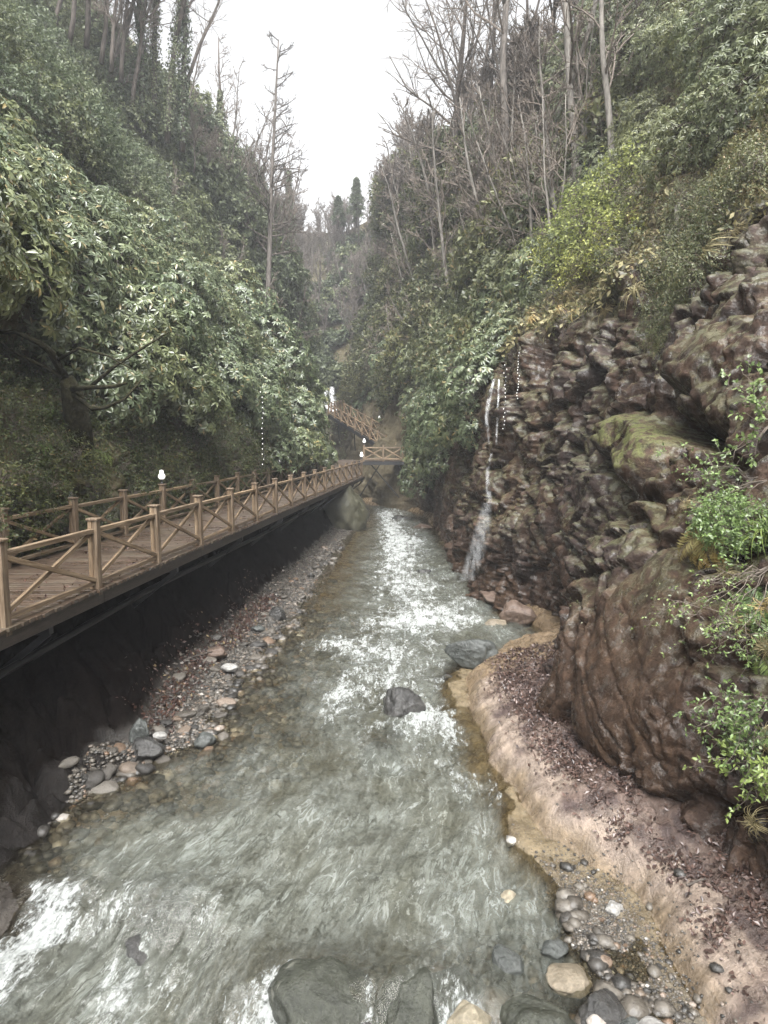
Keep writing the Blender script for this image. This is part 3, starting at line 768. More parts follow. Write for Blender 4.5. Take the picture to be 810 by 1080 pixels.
def twig_shrub(R, ntw, per, ll, lw, seed, flat=.8, droop=.2, tl=.35):
    d = rand_dirs(ntw, -.3)
    lump = 1 + .35 * fbm(d[:, 0] * 1.8, d[:, 1] * 1.8, d[:, 2] * 1.8 + seed, 2, seed)
    rr = R * lump * np.where(RNG.random(ntw) < .65, RNG.uniform(.8, 1.05, ntw), RNG.uniform(.35, .8, ntw))
    c = d * rr[:, None] * np.array([1, 1, flat]); c[:, 2] += .3 * R
    D = unit(d + RNG.normal(0, .45, (ntw, 3)) + np.array([0, 0, .25 - droop]))
    t = np.tile(np.linspace(0, 1, per), ntw)[:, None]; Dr = np.repeat(D, per, 0)
    o = np.repeat(c, per, 0) + Dr * (t - .5) * tl * R - np.array([0, 0, 1]) * t * t * droop * tl * R
    n = len(o)
    side = unit(np.cross(Dr, RNG.normal(0, 1, (n, 3))))
    a = unit(Dr * .55 + side * .9 + np.array([0, 0, -droop]))
    nn = unit(np.array([0, 0, 1.]) + RNG.normal(0, .45, (n, 3)) + .3 * np.repeat(d, per, 0))
    V, Q, T = leaves(o, a, nn, ll * RNG.uniform(.65, 1.2, n), lw * RNG.uniform(.7, 1.2, n), 'kite')
    fol = MB(); fol.add(V, Q, T)
    st = MB()
    for i in range(10):
        e = c[i * 2] * .6; st.tube(crooked((0, 0, -.2), e, 5, .1), np.linspace(.022, .01, 5) * R, 4)
        for q in range(5): st.tube(crooked(e, c[RNG.integers(ntw)] * .97, 5, .06), np.linspace(.009, .003, 5) * R, 3)
    return fol, st

def make_shrub(name, cat, label, group, builder, leafmat, stemmat, seed):
    fol, st = builder
    r = thing(name, label, cat, group=group)
    fol.build('foliage', leafmat, r, True); st.build('stems', stemmat, r, True)
    return r

def blades(n, Lm, W, droop, spread, down=0.):
    """tuft of arching grass blades"""
    mb = MB(); K = 7; t = np.linspace(0, 1, K)
    for i in range(n):
        a = RNG.uniform(0, 6.28); L = Lm * RNG.uniform(.5, 1.1); s = spread * RNG.uniform(.3, 1.1)
        dh = np.array([math.cos(a), math.sin(a), 0])
        P = dh * (s * t * L)[:, None] + np.array([0, 0, 1]) * (L * ((1 - down) * t * .9 - droop * t ** 2.2))[:, None]
        P += RNG.normal(0, .03, 3) + np.outer(t, RNG.normal(0, .05 * L, 3))
        sd = np.array([-math.sin(a), math.cos(a), 0]); w = W * (1 - t ** 2.5) * RNG.uniform(.7, 1.2) + .0006
        V = np.concatenate([P - sd * w[:, None], P + sd * w[:, None] + np.array([0, 0, .3 * W])])
        j = np.arange(K - 1); mb.add(V, np.stack([j, j + 1, j + 1 + K, j + K], -1))
    return mb

def fern(nf, L, pin, seed, droop=.8):
    mb = MB(); rach = MB()
    for i in range(nf):
        a = i * 6.28 / nf + RNG.uniform(-.3, .3); l = L * RNG.uniform(.75, 1.1)
        t = np.linspace(0, 1, 22); dh = np.array([math.cos(a), math.sin(a), 0])
        P = dh * (t * l * .85)[:, None] + np.array([0, 0, 1]) * (l * (.65 * t - droop * t ** 2))[:, None]
        rach.tube(P[::3], np.linspace(.004, .0015, 8), 4)
        tg = np.gradient(P, axis=0); sd = np.array([-math.sin(a), math.cos(a), 0])
        up = np.cross(tg, sd); up = unit(-up if up[0][2] < 0 else up)
        for s in (-1, 1):
            w = pin * l * np.sin(np.clip(t[2:] * 1.05, 0, 1) ** .7 * math.pi) ** .8 + .01
            A = s * sd + unit(tg[2:]) * .45 + RNG.normal(0, .06, (20, 3))
            mb.add(*leaves(P[2:], A, up[2:], w, .045 * l + 0 * w, 'kite'))
    return mb, rach

# ---------------- bare winter trees
def branch_path(p, d, L, k, wig, upb):
    P = [np.array(p, float)]; d = unit(np.asarray(d, float))
    for i in range(k - 1):
        d = unit(d + RNG.normal(0, wig, 3) + np.array([0, 0, upb])); P.append(P[-1] + d * L / (k - 1))
    return np.array(P)

def bare_tree(h, r, n1=14, start=.3, ang=(35, 65), l1=.38, fork=0, lean=(0, 0), seed=0, twigr=.011, sideb=0.0, tw=4, wig=.16, bmin=.025, twig_t=.045):
    tr, cr = MB(), MB()
    trunk = branch_path((0, 0, -.6), (lean[0], lean[1], 1), h + .6, 11, twig_t, .04 if twig_t > .02 else 0)
    tr.tube(trunk, r * np.linspace(1, .12, 11) ** .85 + .01, 8)
    stems = [(trunk, r)]
    for f in range(fork):
        k = RNG.integers(2, 5); a = RNG.uniform(0, 6.28)
        P = branch_path(trunk[k], (math.cos(a) * .4, math.sin(a) * .4, 1), h * (1 - k / 11) * .95, 9, .07, .08)
        tr.tube(P, r * .6 * np.linspace(1, .12, 9) + .01, 7); stems.append((P, r * .6))
    for P, rr in stems:
        m = len(P)
        nb = n1 if P is trunk else n1 // 2
        for i in range(nb):
            t = start + (1 - start) * (i + RNG.random()) / nb if P is trunk else RNG.uniform(.25, 1)
            f = t * (m - 1); k = int(min(f, m - 2)); p = P[k] + (P[k + 1] - P[k]) * (f - k)
            a = RNG.uniform(0, 6.28); th = math.radians(RNG.uniform(*ang))
            d = np.array([math.cos(a) * math.sin(th) + sideb, math.sin(a) * math.sin(th), math.cos(th)])
            L = h * l1 * (1.08 - t) ** .7 * RNG.uniform(.6, 1.1) + .4
            B = branch_path(p, d, L, 7, wig, .05)
            r1 = max(bmin, rr * .38 * (1.15 - t))
            cr.tube(B, np.linspace(r1, twigr * 1.2, 7), 5)
            for q in range(6):
                j = RNG.integers(1, 6); L2 = L * RNG.uniform(.25, .5)
                C = branch_path(B[j], unit(B[j] - B[j - 1]) + RNG.normal(0, .55, 3), L2, 5, wig * 1.2, .06)
                cr.tube(C, np.linspace(max(.014, r1 * .4), twigr * .8, 5), 4, False)
                for s in range(tw):
                    j2 = RNG.integers(1, 4)
                    D = branch_path(C[j2], unit(C[j2] - C[j2 - 1]) + RNG.normal(0, .6, 3), L2 * RNG.uniform(.3, .6), 4, .2, .05)
                    cr.tube(D, np.linspace(twigr, twigr * .45, 4), 3, False)
    return tr, cr, trunk

def ivy_on(trunk, rad, z0, z1, n, leaf=.11):
    z = RNG.uniform(z0, z1, n); P = np.stack([np.interp(z, trunk[:, 2], trunk[:, k]) for k in range(3)], -1)
    a = RNG.uniform(0, 6.28, n); rr = rad * RNG.uniform(.35, 1.1, n) * (1 + .7 * perlin(z * .9, a * .6, 0, 3)) * np.clip((z1 - z) / (z1 - z0) * 2.2, .25, 1)
    out = np.stack([np.cos(a), np.sin(a), 0 * a], -1)
    mb = MB(); mb.add(*leaves(P + out * rr[:, None], out * .5 + np.array([0, 0, -.9]) + RNG.normal(0, .3, (n, 3)), out + RNG.normal(0, .4, (n, 3)) + np.array([0, 0, .3]), leaf * RNG.uniform(.7, 1.3, n), leaf * .8 * RNG.uniform(.7, 1.3, n), 'kite'))
    return mb

def conifer(h, R, nb):
    tr, cr = MB(), MB(); tr.tube([(0, 0, -.5), (0, 0, h * .5), (0, 0, h)], [.16, .1, .02], 6)
    for i in range(nb):
        t = RNG.random() ** .8; z = h * (.12 + .88 * t); L = R * (1.05 - t) * RNG.uniform(.7, 1.1) + .15; a = RNG.uniform(0, 6.28)
        k = 9; s = np.linspace(.1, 1, k)[:, None]
        P = np.array([0, 0, z]) + np.array([math.cos(a), math.sin(a), -.25]) * s * L
        o = np.repeat(P, 6, 0); n = len(o)
        A = np.array([math.cos(a), math.sin(a), -.5]) * .6 + RNG.normal(0, .7, (n, 3))
        cr.add(*leaves(o, A, RNG.normal(0, .4, (n, 3)) + np.array([0, 0, 1]), .34, .09, 'quad'))
    return tr, cr

# ---------------- placing
def wall(side, Y, Z):
    ys, P, N = (R_YS, R_P, R_N) if side == 'R' else (L_YS, L_P, L_N)
    i = int(np.clip(np.searchsorted(ys, Y), 1, len(ys) - 1)); j = int(np.argmin(np.abs(P[i, :, 2] - Z)))
    a, b = max(0, j - 6), j + 7
    return P[i, j], unit(N[max(0, i - 4):i + 5, a:b].reshape(-1, 3).mean(0))

def orient(o, p, axis, spin, s):
    o.location = tuple(float(x) for x in p)
    q = Vector((0, 0, 1)).rotation_difference(Vector(tuple(float(x) for x in axis)))
    o.rotation_mode = 'XYZ'
    o.rotation_euler = (q @ Quaternion((0, 0, 1), spin)).to_euler()
    o.scale = (s, s, s) if not hasattr(s, '__len__') else s

class Stock:
    """prototypes: the first use moves the prototype itself, later uses copy it with its parts"""
    def __init__(self, protos): self.p = protos; self.used = [False] * len(protos)
    def get(self, i=None):
        i = RNG.integers(len(self.p)) if i is None else i
        if not self.used[i]: self.used[i] = True; return self.p[i]
        return copy_tree(self.p[i])
    def clean(self):
        for u, p in zip(self.used, self.p):
            if not u:
                for ch in list(p.children): bpy.data.objects.remove(ch)
                bpy.data.objects.remove(p)

def in_view(p, mu=70, mv=60):
    u, v, fy = proj(p)
    return fy > 2 and -mu < u < 810 + mu and -mv < v < 1080 + mv

def scatter(side, stock, y0, y1, z0, z1, spacing, sz, sink=.1, tilt=.5, label=None, group=None, keep=lambda p: True, mu=70, mv=60, zt=None):
    """jittered rows over a wall; zt(Y) limits the height"""
    out = []
    y = y0
    while y < y1:
        z = z0 + RNG.uniform(0, spacing)
        top = zt(y) if zt else z1
        while z < top:
            p, n = wall(side, y + RNG.normal(0, spacing * .3), z)
            if in_view(p, mu, mv) and keep(p):
                o = stock.get()
                s = RNG.uniform(*sz)
                ax = unit(n * tilt + np.array([0, 0, 1 - tilt]) + RNG.normal(0, .1, 3))
                orient(o, p - n * sink, ax, RNG.uniform(0, 6.28), s)
                tag(o, label, None, group); out.append(o)
            z += spacing * RNG.uniform(.7, 1.15) * max(.35, abs(n[0]) ** .5 if abs(n[0]) > .05 else .35)
        y += spacing * RNG.uniform(.75, 1.15)
    return out

rh = lambda s: rhodo_shrub(1.0, 210, .155, .05, s)
# near rhododendron thicket of the left slope
def stock_rhodo(mat, n, label, group, seed, nros=210, ll=.155, lw=.05, name='rhododendron', cat='shrub', stem='bark_dark'):
    return Stock([make_shrub(name, cat, label, group, rhodo_shrub(1.0, nros, ll, lw, seed + i), M[mat], M[stem], seed + i) for i in range(n)])
def stock_twig(mat, n, label, group, seed, ntw, per, ll, lw, name='shrub', cat='shrub', stem='twig', **kw):
    return Stock([make_shrub(name, cat, label, group, twig_shrub(1.0, ntw, per, ll, lw, seed + i, **kw), M[mat], M[stem], seed + i) for i in range(n)])

LBL_RL = 'rhododendron bush with drooping rosettes of long glossy leaves on the left slope above the boardwalk'
GR_RL = 'rhododendrons on the left slope'
S1 = stock_rhodo('rhodo', 4, LBL_RL, GR_RL, 100)
hollow = lambda p: not (12.6 < p[1] < 17.3 and p[2] < 7.7)
def rh_top(y): return 10.8 + .12 * y + (1.5 if y < 20 else 0)
scatter('L', S1, 19, 43.5, 5.6, 16, 1.75, (1.15, 1.65), .1, .55, LBL_RL, GR_RL, lambda p: hollow(p) and not (p[1] < 21 and p[2] < 6.2), zt=rh_top)
S1b = stock_rhodo('rhodo', 3, LBL_RL, GR_RL, 150, 190, .17, .054)
LBL_RN = 'rhododendron bush with large drooping leaf rosettes on the nearest part of the left slope'
scatter('L', S1b, 9.5, 19.5, 5.6, 16, 1.7, (1.15, 1.6), .1, .55, LBL_RN, 'rhododendrons on the nearest left slope', lambda p: hollow(p) and p[2] > 6.8, zt=rh_top)
LBL_RO = 'big-leaved rhododendron bush overhanging the inner rail, at the left edge of the photo'
for (x, y, z, s) in [(-7.9, 11.2, 9.0, 1.5), (-7.6, 12.0, 7.9, 1.15), (-8.3, 10.8, 10.6, 1.6)]:
    o = S1b.get(); orient(o, (x, y, z), (.55, 0, .8), RNG.uniform(0, 6), s); tag(o, LBL_RO, None, 'rhododendrons overhanging the near rail')
LBL_RF = 'rounded rhododendron bush spilling over the end of the boardwalk at the foot of the spur'
for (x, y, z, s) in [(-4.4, 40.5, 3.8, 1.5), (-4.9, 42.5, 4.0, 1.5), (-5.2, 44.5, 4.0, 1.7), (-4.9, 38.0, 4.2, 1.6), (-5.3, 35.5, 4.2, 1.5), (-5.6, 32.5, 4.0, 1.4), (-5.0, 45.5, 3.9, 1.3), (-5.2, 42, 5.6, 1.6), (-5.2, 41, 7.2, 1.8), (-5.9, 40.5, 8.8, 1.8), (-6.8, 41, 10.4, 1.9), (-5.0, 38.5, 6.0, 1.6), (-8.2, 41.5, 12, 2.0), (-9.6, 42, 13.6, 2.0)]:
    o = S1.get(); orient(o, (x, y, z), (.4, 0, .9), RNG.uniform(0, 6), s); tag(o, LBL_RF, None, 'rhododendrons at the boardwalk end')
S1.clean(); S1b.clean()

LBL_U = 'dark small-leaved shrub on the steep upper left slope'
S2 = stock_twig('ivy', 3, LBL_U, 'shrubs of the upper left slope', 200, 300, 12, .10, .045, name='dark_shrub', cat='bush')  # ordinary small-leaved shrubs with dark foliage
scatter('L', S2, 16, 52, 16, 40, 2.2, (1.5, 2.3), .2, .5, LBL_U, 'shrubs of the upper left slope', lambda p: p[2] > rh_top(p[1]) - 1)
LBL_U2 = 'grey-green ivy mass hanging from the far left spur'
S3 = stock_twig('ivy', 3, LBL_U2, 'ivy masses of the far left spur', 210, 340, 12, .15, .085, name='ivy_mass', cat='ivy', droop=.5)
scatter('L', S3, 50, 76, 3.5, 34, 3.2, (1.8, 2.7), .2, .5, LBL_U2, 'ivy masses of the far left spur')
LBL_U3 = 'low leafy plant on the rock face between boardwalk and rhododendrons'
S4 = stock_twig('moss_leaf', 2, LBL_U3, 'plants on the low left rock face', 220, 130, 10, .11, .05, name='low_plant', cat='plant')
scatter('L', S4, 10, 38, 2.9, 7.6, .95, (.4, .8), .05, .7, LBL_U3, 'plants on the low left rock face')
S2.clean(); S3.clean(); S4.clean()

# right side
LBL_R1 = 'rhododendron bush hanging over the right bank beside the footbridge'
S5 = stock_rhodo('rhodo', 3, LBL_R1, 'rhododendrons of the right bank', 120, 200, .15, .048)
scatter('R', S5, 28, 44.5, 4.2, 12.5, 1.75, (1.1, 1.6), .1, .55, LBL_R1, 'rhododendrons of the right bank', lambda p: p[2] > 5.2 or p[1] > 31)
LBL_R2 = 'leafy evergreen shrub on the high right slope'
S6 = stock_rhodo('rhodo_far', 3, LBL_R2, 'shrubs of the high right slope', 130, 330, .095, .030, name='evergreen_shrub')
scatter('R', S6, 9, 46, 11.2, 30, 2.3, (1.1, 1.7), .15, .5, LBL_R2, 'shrubs of the high right slope', zt=lambda y: 27 if y > 24 else 20)
LBL_R3 = 'wispy small-leaved shrub among the bare trees of the far right slope'
S7 = stock_twig('small', 3, LBL_R3, 'shrubs of the far right slope', 230, 260, 10, .17, .075)
scatter('R', S7, 30, 78, 9, 32, 2.9, (1.4, 2.3), .15, .5, LBL_R3, 'shrubs of the far right slope', lambda p: p[1] > 45 or p[2] < 18)
LBL_R4 = 'fine-leaved dark shrub trailing down the wet rock face'
S8 = stock_twig('small', 2, LBL_R4, 'shrubs trailing over the right cliff', 240, 340, 14, .062, .028, droop=.55, tl=.5)
for (y, z, s) in [(14.2, 9.3, 1.0), (14.8, 8.5, 1.05), (15.2, 7.6, .9), (14.0, 8.2, .95), (14.4, 7.1, .75), (15.6, 8.8, .9), (13.6, 9.9, 1.0), (15.9, 9.9, .9)]:
    p, n = wall('R', y, z); o = S8.get(); orient(o, p - n * .1, unit(n + np.array([0, 0, .3])), RNG.uniform(0, 6), s); tag(o, LBL_R4, None, 'shrubs trailing over the right cliff')
LBL_R5 = 'small shrub on the lip of the right cliff'
S9 = stock_twig('small', 2, LBL_R5, 'shrubs on the right cliff lip', 250, 150, 10, .085, .04, name='shrub', droop=.3)
scatter('R', S9, 8, 32, 9.2, 11.8, 1.5, (.55, 1.0), .1, .5, LBL_R5, 'shrubs on the right cliff lip')
for (u, v, fy, s) in [(398, 428, 68, 2.3), (410, 412, 66, 2.5), (428, 396, 60, 2.4), (428, 432, 58, 2.1), (452, 418, 48, 2.0), (462, 452, 43, 1.8), (482, 402, 41, 1.8), (454, 376, 48, 2.2), (500, 384, 37, 1.6), (474, 374, 43, 1.9), (452, 462, 44, 1.5), (470, 426, 42, 1.8), (448, 500, 43, 1.5), (456, 476, 41.5, 1.6), (420, 372, 56, 2.2), (492, 428, 38, 1.4)]:
    o = S5.get(); orient(o, px(u, v, fy) - np.array([0, 0, .5 * s]), unit(np.array([-.45, -.3, .8])), RNG.uniform(0, 6), s); tag(o, 'rhododendron bush crowding the right bank around and above the footbridge end', None, 'rhododendrons around the footbridge end')
for s in (S5, S6, S7, S8, S9): s.clean()

LBL_G = 'tuft of drooping dry grass on the edge of the right cliff'
def grass_proto(mat, label, group, n=70, L=.75, W=.008):
    r = thing('grass_tuft', label, 'grass tuft', group=group); blades(n, L, W, 1.25, .6).build('blades', M[mat], r, True); return r
S10 = Stock([grass_proto('drygrass', LBL_G, 'dry grass tufts on the right cliff') for _ in range(3)])
scatter('R', S10, 8.5, 30, 8.3, 12.8, 1.0, (.8, 1.5), .02, .8, LBL_G, 'dry grass tufts on the right cliff')
S10.clean()

LIME = [(19.2, 9.9, 1.1), (27.5, 12.0, 1.4), (25.2, 11.2, 1.2), (21.8, 12.3, 1.3), (20.0, 10.6, 1.2), (20.9, 9.8, .9), (22.6, 11.4, 1.4), (24.5, 12.3, 1.5), (23.4, 10.7, 1.1), (26.0, 12.6, 1.3)]
LBL_L = 'thin shrub with sparse yellow-green leaves above the waterfall on the right cliff'
S11 = stock_twig('lime', 2, LBL_L, 'yellow-green shrubs above the side waterfall', 260, 110, 9, .11, .055, tl=.6)
for (y, z, s) in LIME:
    p, n = wall('R', y, z); o = S11.get(); orient(o, p, unit(n * .4 + np.array([0, 0, 1])), RNG.uniform(0, 6), s); tag(o, LBL_L, None, 'yellow-green shrubs above the side waterfall')
S11.clean()

# far hillside shrubs
LBL_F = 'hazy evergreen bush on the hillside that closes the valley'
S12 = stock_twig('ivy', 3, LBL_F, 'bushes of the far hillside', 270, 260, 10, .24, .13, droop=.3)
nf = 0
for k in range(260):
    i, j = RNG.integers(30, 95), RNG.integers(4, 80)
    p, n = FAR_P[i, j], FAR_N[i, j]
    u, v, fy = proj(p)
    dens = .35 + .65 * math.exp(-((u - 385) / 38) ** 2 - ((v - 275) / 45) ** 2)
    if 295 < u < 520 and 190 < v < 440 and RNG.random() < dens and nf < 110:
        o = S12.get(); orient(o, p - n * .3, unit(n * .4 + np.array([0, 0, 1.])), RNG.uniform(0, 6), RNG.uniform(1.6, 2.8)); tag(o, LBL_F, None, 'bushes of the far hillside'); nf += 1
S12.clean()

# ---------------- ground cover, one stuff object per slope
def cover(name, ys, ts, P, N, n, mat, jm, size, label_cat, dens=None):
    i = RNG.integers(3, len(ys) - 1, n); j = RNG.integers(*jm, n)
    p, nn = P[i, j].copy(), N[i, j]
    p += RNG.uniform(-.15, .15, (n, 3))
    u, v, fy = proj(p)
    k = (u > -60) & (u < 870) & (v > -60)
    if dens is not None: k &= RNG.random(n) < dens(p, nn)
    p, nn, fy = p[k], nn[k], fy[k]; m = len(p)
    s = size * np.clip(fy / 16, .7, 2.8) * RNG.uniform(.6, 1.3, m)
    a = RNG.normal(0, .8, (m, 3)) + np.array([0, 0, -.6]) + .3 * nn
    mb = MB(); mb.add(*leaves(p + nn * .05 * RNG.random((m, 1)), a, nn + RNG.normal(0, .5, (m, 3)) + np.array([0, 0, .5]), s, s * .5, 'quad'))
    tag(mb.build(name, M[mat], None, True), kind='stuff')
cover('undergrowth', L_YS, L_TS, L_P, L_N, 90000, 'ivy', (60, 270), .11, None)
cover('undergrowth', R_YS, R_TS, R_P, R_N, 90000, 'small', (285, 445), .10, None)
cover('dry_undergrowth', R_YS, R_TS, R_P, R_N, 45000, 'drygrass', (285, 400), .16, None)
cover('cliff_moss_plants', R_YS, R_TS, R_P, R_N, 26000, 'small', (60, 310), .05, None, lambda p, n: np.clip(n[:, 2] * 1.2 - .15, 0, 1) * (p[:, 2] > 2.2) * (.1 + .9 * (fbm(p[:, 1] * .6, p[:, 2] * .6, 0, 2, 88) > .12)))
cover('moss_plants', L_YS, L_TS, L_P, L_N, 60000, 'moss_leaf', (25, 130), .055, None)
cover('far_undergrowth', np.arange(120), np.arange(90), FAR_P, FAR_N, 26000, 'small', (2, 88), .14, None)

# ---------------- trees
def tree(kind, label, cat, p, built, bark, twig, group=None, extra=None, rot=0):
    r = thing(kind, label, cat, tuple(float(x) for x in p), rot, group)
    tr, cr = built[:2]
    tr.build('trunk', M[bark], r, True); cr.build('crown', M[twig], r, False)
    if extra: extra.build('ivy', M['ivy'], r, True)
    return r

# tall leaning bare tree against the sky
b = bare_tree(21.3, .23, 40, .26, (60, 85), .17, 0, (.05, 0), twigr=.016, sideb=.5, tw=3, wig=.10, bmin=.038, twig_t=.012)
tree('bare_tree', 'tall bare tree with one straight trunk standing alone against the sky in mid valley', 'tree', px(281, 345, 54), b, 'bark', 'bark_dark')
# ivy column and far conifers
b = bare_tree(12, .16, 8, .4, (30, 60), .2, 0, twigr=.014)
tree('ivy_clad_tree', 'slim ivy-covered trunk just right of the tall lone bare tree', 'tree', px(310, 310, 70), b, 'bark_dark', 'twig', None, ivy_on(b[2], .75, 1, 11.6, 2600, .2))
tree('conifer', 'small dark conifer on the skyline of the far hillside', 'tree', px(376, 236, 96), conifer(6.2, 1.5, 130), 'bark_dark', 'ivy')
tree('conifer', 'smaller conifer left of the dark conifer on the far skyline', 'tree', px(357, 238, 98), conifer(4.0, 1.1, 90), 'bark_dark', 'ivy')
b = bare_tree(14, .2, 12, .3, (30, 70), .25, 0, twigr=.014)
tree('ivy_clad_tree', 'ivy spire on the left skyline nearest the tall lone bare tree', 'tree', px(232, 215, 57), b, 'bark_dark', 'twig', None, ivy_on(b[2], .85, .5, 9.5, 2800, .17))
# ivy clad group on the left ridge
IV = [(150, 128, 45, 17, 'leftmost'), (163, 132, 46, 19, ''), (176, 140, 45, 20, ''), (192, 150, 46, 18, '')]
for q, (u, v, fy, h, _) in enumerate(IV):
    b = bare_tree(h, .2, 15, .35, (30, 65), .27, 1, (RNG.uniform(-.02, .12), 0), twigr=.014)
    tree('ivy_clad_tree', 'tall ivy-wrapped bare tree in the tight clump on the left skyline', 'tree', px(u, v, fy), b, 'bark_dark', 'twig', 'ivy-wrapped trees of the left skyline clump', ivy_on(b[2], .42, 0, h * .66, 3000, .15))
# plain bare trees of the left ridge
LB = 'bare winter tree on the left skyline'
pro = Stock([tree('bare_tree', LB, 'tree', (0, 0, 0), bare_tree(h, .14, 18, .2, (25, 65), .36, f, twigr=.017, tw=5, bmin=.035), 'bark_dark', 'twig', 'bare trees of the left skyline') for h, f in ((11, 1), (13, 1), (9, 2))])
for (u, v, fy) in [(75, 30, 40), (92, 32, 42), (108, 50, 42), (128, 70, 43), (140, 100, 44), (205, 172, 48), (216, 190, 50), (250, 240, 59), (226, 200, 52), (118, 60, 41), (60, 12, 40)]:
    o = pro.get(); orient(o, px(u, v + 6, fy), unit(np.array([RNG.normal(.08, .08), 0, 1])), RNG.uniform(0, 6), RNG.uniform(.8, 1.15) * (.55 if u > 200 else 1)); tag(o, LB, None, 'bare trees of the left skyline')
pro.clean()
# right ridge, described one by one where they stand out
b = bare_tree(25, .20, 16, .3, (28, 60), .34, 1, (.02, 0), twigr=.015)
tree('bare_tree', 'tall bare tree with pale lower trunk rising above the yellow-green shrubs', 'tree', px(531, 222, 34), b, 'bark', 'twig')
b = bare_tree(24, .17, 15, .28, (28, 60), .32, 1, (.0, 0), twigr=.013)
tree('bare_tree', 'bare pale-barked tree with twin trunk rising over the dark rock face', 'tree', px(606, 275, 27), b, 'bark_pale', 'twig')
b = bare_tree(17, .3, 15, .18, (35, 75), .42, 1, (.01, 0), twigr=.02, sideb=-.3, bmin=.05)
tree('bare_tree', 'bare tree leaning its branches leftward, outermost on the right skyline', 'tree', px(474, 235, 48), b, 'bark_dark', 'twig')
LB2 = 'bare winter tree on the right skyline'
pro = Stock([tree('bare_tree', LB2, 'tree', (0, 0, 0), bare_tree(h, .13, 12, .25, (22, 60), .34, f, twigr=.015, bmin=.032), 'bark_dark', 'twig', 'bare trees of the right skyline') for h, f in ((13, 1), (15, 2), (11, 2))])
for (u, v, fy) in [(500, 165, 46), (512, 150, 44), (556, 122, 41), (572, 110, 40), (586, 100, 39), (628, 82, 36), (640, 72, 35), (652, 60, 35), (664, 48, 34), (678, 36, 33), (690, 22, 33), (540, 130, 42), (486, 180, 50), (448, 208, 60), (616, 92, 37), (598, 96, 38), (700, 8, 32)]:
    o = pro.get(); orient(o, px(u, v + 8, fy), unit(np.array([RNG.normal(-.06, .1), 0, 1])), RNG.uniform(0, 6), RNG.uniform(.75, 1.15)); tag(o, LB2, None, 'bare trees of the right skyline')
pro.clean()
LB3 = 'slender bare sapling standing in the brush of the right slope'
pro = Stock([tree('bare_sapling', LB3, 'tree', (0, 0, 0), bare_tree(h, .07, 10, .2, (25, 60), .32, 1, twigr=.013), 'bark_pale' if k else 'bark', 'twig', 'saplings of the right slope') for k, h in enumerate((6.5, 8, 7))])
for k in range(34):
    y = RNG.uniform(26, 62); z = RNG.uniform(9, 20); p, n = wall('R', y, z)
    if in_view(p, 0, 0):
        o = pro.get(); orient(o, p, unit(np.array([RNG.normal(-.15, .15), 0, 1])), RNG.uniform(0, 6), RNG.uniform(.7, 1.2)); tag(o, LB3, None, 'saplings of the right slope')
pro.clean()
LB5 = 'slender bare sapling on the steep left spur'
pro = Stock([tree('bare_sapling', LB5, 'tree', (0, 0, 0), bare_tree(h, .085, 10, .2, (25, 60), .3, 1, twigr=.012), 'bark', 'twig', 'saplings of the left spur') for h in (6.5, 8)])
for k in range(36):
    y = RNG.uniform(42, 72); z = RNG.uniform(8, 30); p, n = wall('L', y, z)
    if in_view(p, 0, 0):
        o = pro.get(); orient(o, p, unit(np.array([RNG.normal(.2, .15), 0, 1])), RNG.uniform(0, 6), RNG.uniform(.7, 1.3)); tag(o, LB5, None, 'saplings of the left spur')
pro.clean()
LB4 = 'hazy reddish bare tree on the hillside closing the valley'
pro = Stock([tree('bare_tree', LB4, 'tree', (0, 0, 0), bare_tree(h, .15, 14, .15, (18, 50), .34, 2, twigr=.02), 'bark', 'twig_red', 'bare trees of the far hillside') for h in (8, 9, 7)])
nf = 0
for k in range(900):
    i, j = RNG.integers(28, 100), RNG.integers(18, 88); p = FAR_P[i, j]; u, v, fy = proj(p)
    if 290 < u < 480 and v < 380 and nf < 120 and RNG.random() < (1 if v < 300 else .5):
        o = pro.get(); orient(o, p, unit(np.array([RNG.normal(0, .1), -.1, 1])), RNG.uniform(0, 6), RNG.uniform(.6, 1.05)); tag(o, LB4, None, 'bare trees of the far hillside'); nf += 1
for k in range(42):
    i = RNG.integers(34, 84); p = FAR_P[i, 88 - RNG.integers(0, 4)]
    o = pro.get(); orient(o, p, unit(np.array([RNG.normal(0, .08), 0, 1])), RNG.uniform(0, 6), RNG.uniform(.45, .85)); tag(o, LB4, None, 'bare trees of the far hillside')
pro.clean()
LB6 = 'pale-trunked bare tree rooted in the brush of the right slope beyond the cliff'
pro = Stock([tree('bare_tree', LB6, 'tree', (0, 0, 0), bare_tree(h, .13, 14, .25, (25, 60), .30, 0, twigr=.018, bmin=.035), 'bark_pale', 'twig', 'pale-trunked trees of the right slope') for h in (10, 12)])
ru_, rv_, rf_ = proj(R_P)
for (u, v) in [(440, 322), (473, 342), (455, 300), (500, 300), (422, 300), (488, 262), (515, 318), (410, 330), (430, 260), (545, 262), (566, 230), (585, 262), (640, 190), (528, 285), (462, 262)]:
    m = (np.abs(ru_ - u) < 9) & (np.abs(rv_ - v) < 9) & (rf_ > 20)
    if not m.any(): continue
    i = np.unravel_index(np.argmin(np.where(m, rf_, 1e9)), rf_.shape)
    o = pro.get(); orient(o, R_P[i], unit(np.array([RNG.normal(-.1, .1), 0, 1])), RNG.uniform(0, 6), RNG.uniform(.7, 1.1)); tag(o, LB6, None, 'pale-trunked trees of the right slope')
pro.clean()

